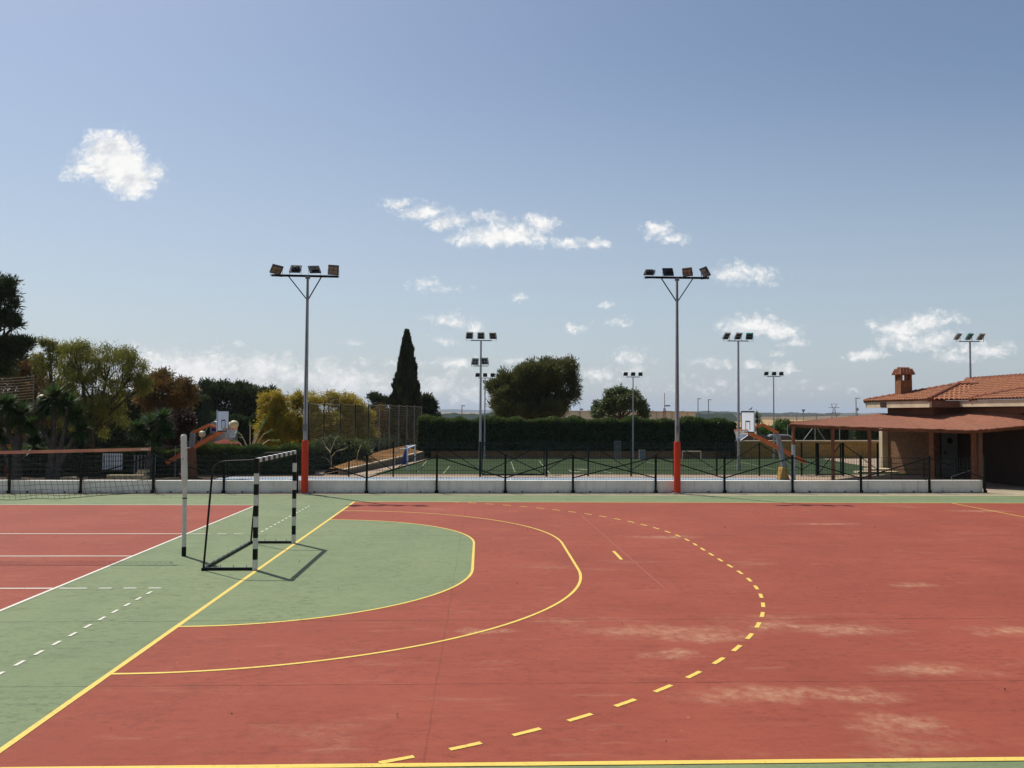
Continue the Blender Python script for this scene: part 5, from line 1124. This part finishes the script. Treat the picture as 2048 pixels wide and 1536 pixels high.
tri(1607, 822, 4, 105, 'back of a small inverted triangular road sign above the dry field', True); tri(1715, 818, 3.6, 108, 'back of a small upright triangular road sign beside the distant lamp', False)
def mast(px, py, Y, lab, big):
    p = P(px, py, Y); t = empty('radio_mast', (p.x, Y, 0), lab, 'mast'); w = .35*big; m = MB(); h = p.z*.55
    for sx, sy in ((-1, 0), (1, 0), (0, 1)): m.tube((sx*w, sy*w, 0), (sx*w*.3, sy*w*.3, h), .035*big, n=4)
    for k in range(7): z = h*k/7; f = 1-.7*k/7; m.tube((-w*f, 0, z), (w*f*.95, 0, z+h/7), .025*big, n=4)
    m.tube((0, 0, h*.9), (0, 0, p.z), .04*big, n=5); m.build('lattice', PARAS if big > 1 else GALVD, t); MB().bar((0, 0, p.z*.62), (.8*big, 0, p.z*.62), .05, .3).build('aerial', GALVD, t)
mast(1329, 786, 180, 'reddish lattice radio mast left of the right floodlight pole', 1.6); mast(1160, 795, 150, 'thin aerial mast just right of the big pine', .7)
pyl = P(1668, 808, 420); pt_ = empty('power_pylon', (pyl.x, 420, 0), 'far small power pylon on the horizon beyond the dry fields', 'pylon'); m = MB(); z = pyl.z
for sx in (-1, 1): m.tube((sx*1.6, 0, 0), (sx*.4, 0, z*.7), .22, .18, 4); m.tube((sx*.4, 0, z*.7), (sx*1.5, 0, z), .18, .15, 4)
m.bar((-2.9, 0, z*.78), (2.9, 0, z*.78), .2, .25); m.bar((-1.6, 0, z), (1.6, 0, z), .15, .2)
for k in range(5): m.tube((-1.6+.24*k, 0, z*.14*k), (1.4-.24*k, 0, z*.14*(k+1)), .09, n=4)
m.build('lattice', GALVD, pt_)
def car(px, Y, lab, mat, face=1):
    p = P(px, 880, Y); t = empty('parked_car', (p.x, Y, 0), lab, 'car', 'cars parked behind the ochre wall'); prof = [(-2.1, .35), (-2.1, .75), (-1.9, .92), (-1.2, .98), (-.6, 1.42), (.7, 1.45), (1.35, 1.0), (2.0, .9), (2.1, .6), (2.1, .35)]; n = len(prof)
    m = MB(); m.add([(x*face, -.82, z) for x, z in prof]+[(x*face, .82, z) for x, z in prof], [tuple(range(n)), tuple(reversed(range(n, 2*n)))]+[(k, n+k, n+(k+1) % n, (k+1) % n) for k in range(n)]); m.build('body', mat, t, bevel=.04)
    m = MB(); m.add([(x*face, -.825, z) for x, z in ((-1.05, 1.0), (-.55, 1.36), (.62, 1.38), (1.15, 1.02))], [(0, 1, 2, 3)]); m.build('window', GLASS, t)
    for x in (-1.35, 1.3):
        for y_ in (-.75, .75): MB().tube((x, y_-.1, .32), (x, y_+.1, .32), .32, n=14).build('wheel', BLACKM, t)
    return t
car(1505, 60, 'dark blue car roof showing above the ochre wall, nearer the mast', CARB); car(1555, 60.5, 'silver car roof showing above the ochre wall, right of the dark one', CARW, -1)
for k, (px, Y) in enumerate(((1575, 60), (1630, 60), (1679, 60), (1508, 57))):
    p = P(px, 850 if k < 3 else 845, Y); m = MB(); m.tube((0, 0, 0), (0, 0, p.z), .025, n=6)
    if k == 1: a = P(1607, 880, Y); m.tube((a.x-p.x, 0, a.z), (0, 0, p.z), .025, n=6); a = P(1650, 880, Y); m.tube((a.x-p.x, 0, a.z), (0, 0, p.z), .025, n=6)
    o = m.build('net_pole', GALV); o.location = (p.x, Y, 0); tag(o, ['thin grey pole above the ochre wall, left of the first canopy post', 'thin grey pole with two sloping stays behind the ochre wall', 'thin grey pole behind the ochre wall, right of the stayed pole', 'thin grey pole right behind the right backboard'][k], 'pole')
# bird on the right backboard
bp_ = P(1502, 819, 36.2); m = MB(); m.sphere((0, 0, .055), .05, sz=.8, n=10, m=7); m.sphere((.04, 0, .11), .026, n=8, m=6); m.tube((.06, 0, .11), (.085, 0, .105), .008, .002, 5); m.tube((-.03, 0, .05), (-.12, 0, .02), .03, .012, 6); m.tube((0, .01, -.01), (0, .01, .03), .005, n=4)
o = m.build('bird', GREYS, smooth=True); o.location = (bp_.x, bp_.y, P(1502, 820, 36.2).z); tag(o, 'small dark bird perched on top of the right backboard', 'bird')

# ------------------------------------------------------------------ air
hz_m = bpy.data.materials.new('haze_air'); hz_m.use_nodes = True; t_ = hz_m.node_tree; t_.nodes.clear()
pv = t_.nodes.new('ShaderNodeVolumePrincipled'); pv.inputs['Color'].default_value = (.75, .85, 1, 1); pv.inputs['Density'].default_value = .00010; pv.inputs['Anisotropy'].default_value = .2
ou = t_.nodes.new('ShaderNodeOutputMaterial'); t_.links.new(pv.outputs[0], ou.inputs['Volume'])
hzb = MB().box((-9500, -70, -4), (9500, 14500, 120)).build('haze', hz_m); tag(hzb, kind='stuff')
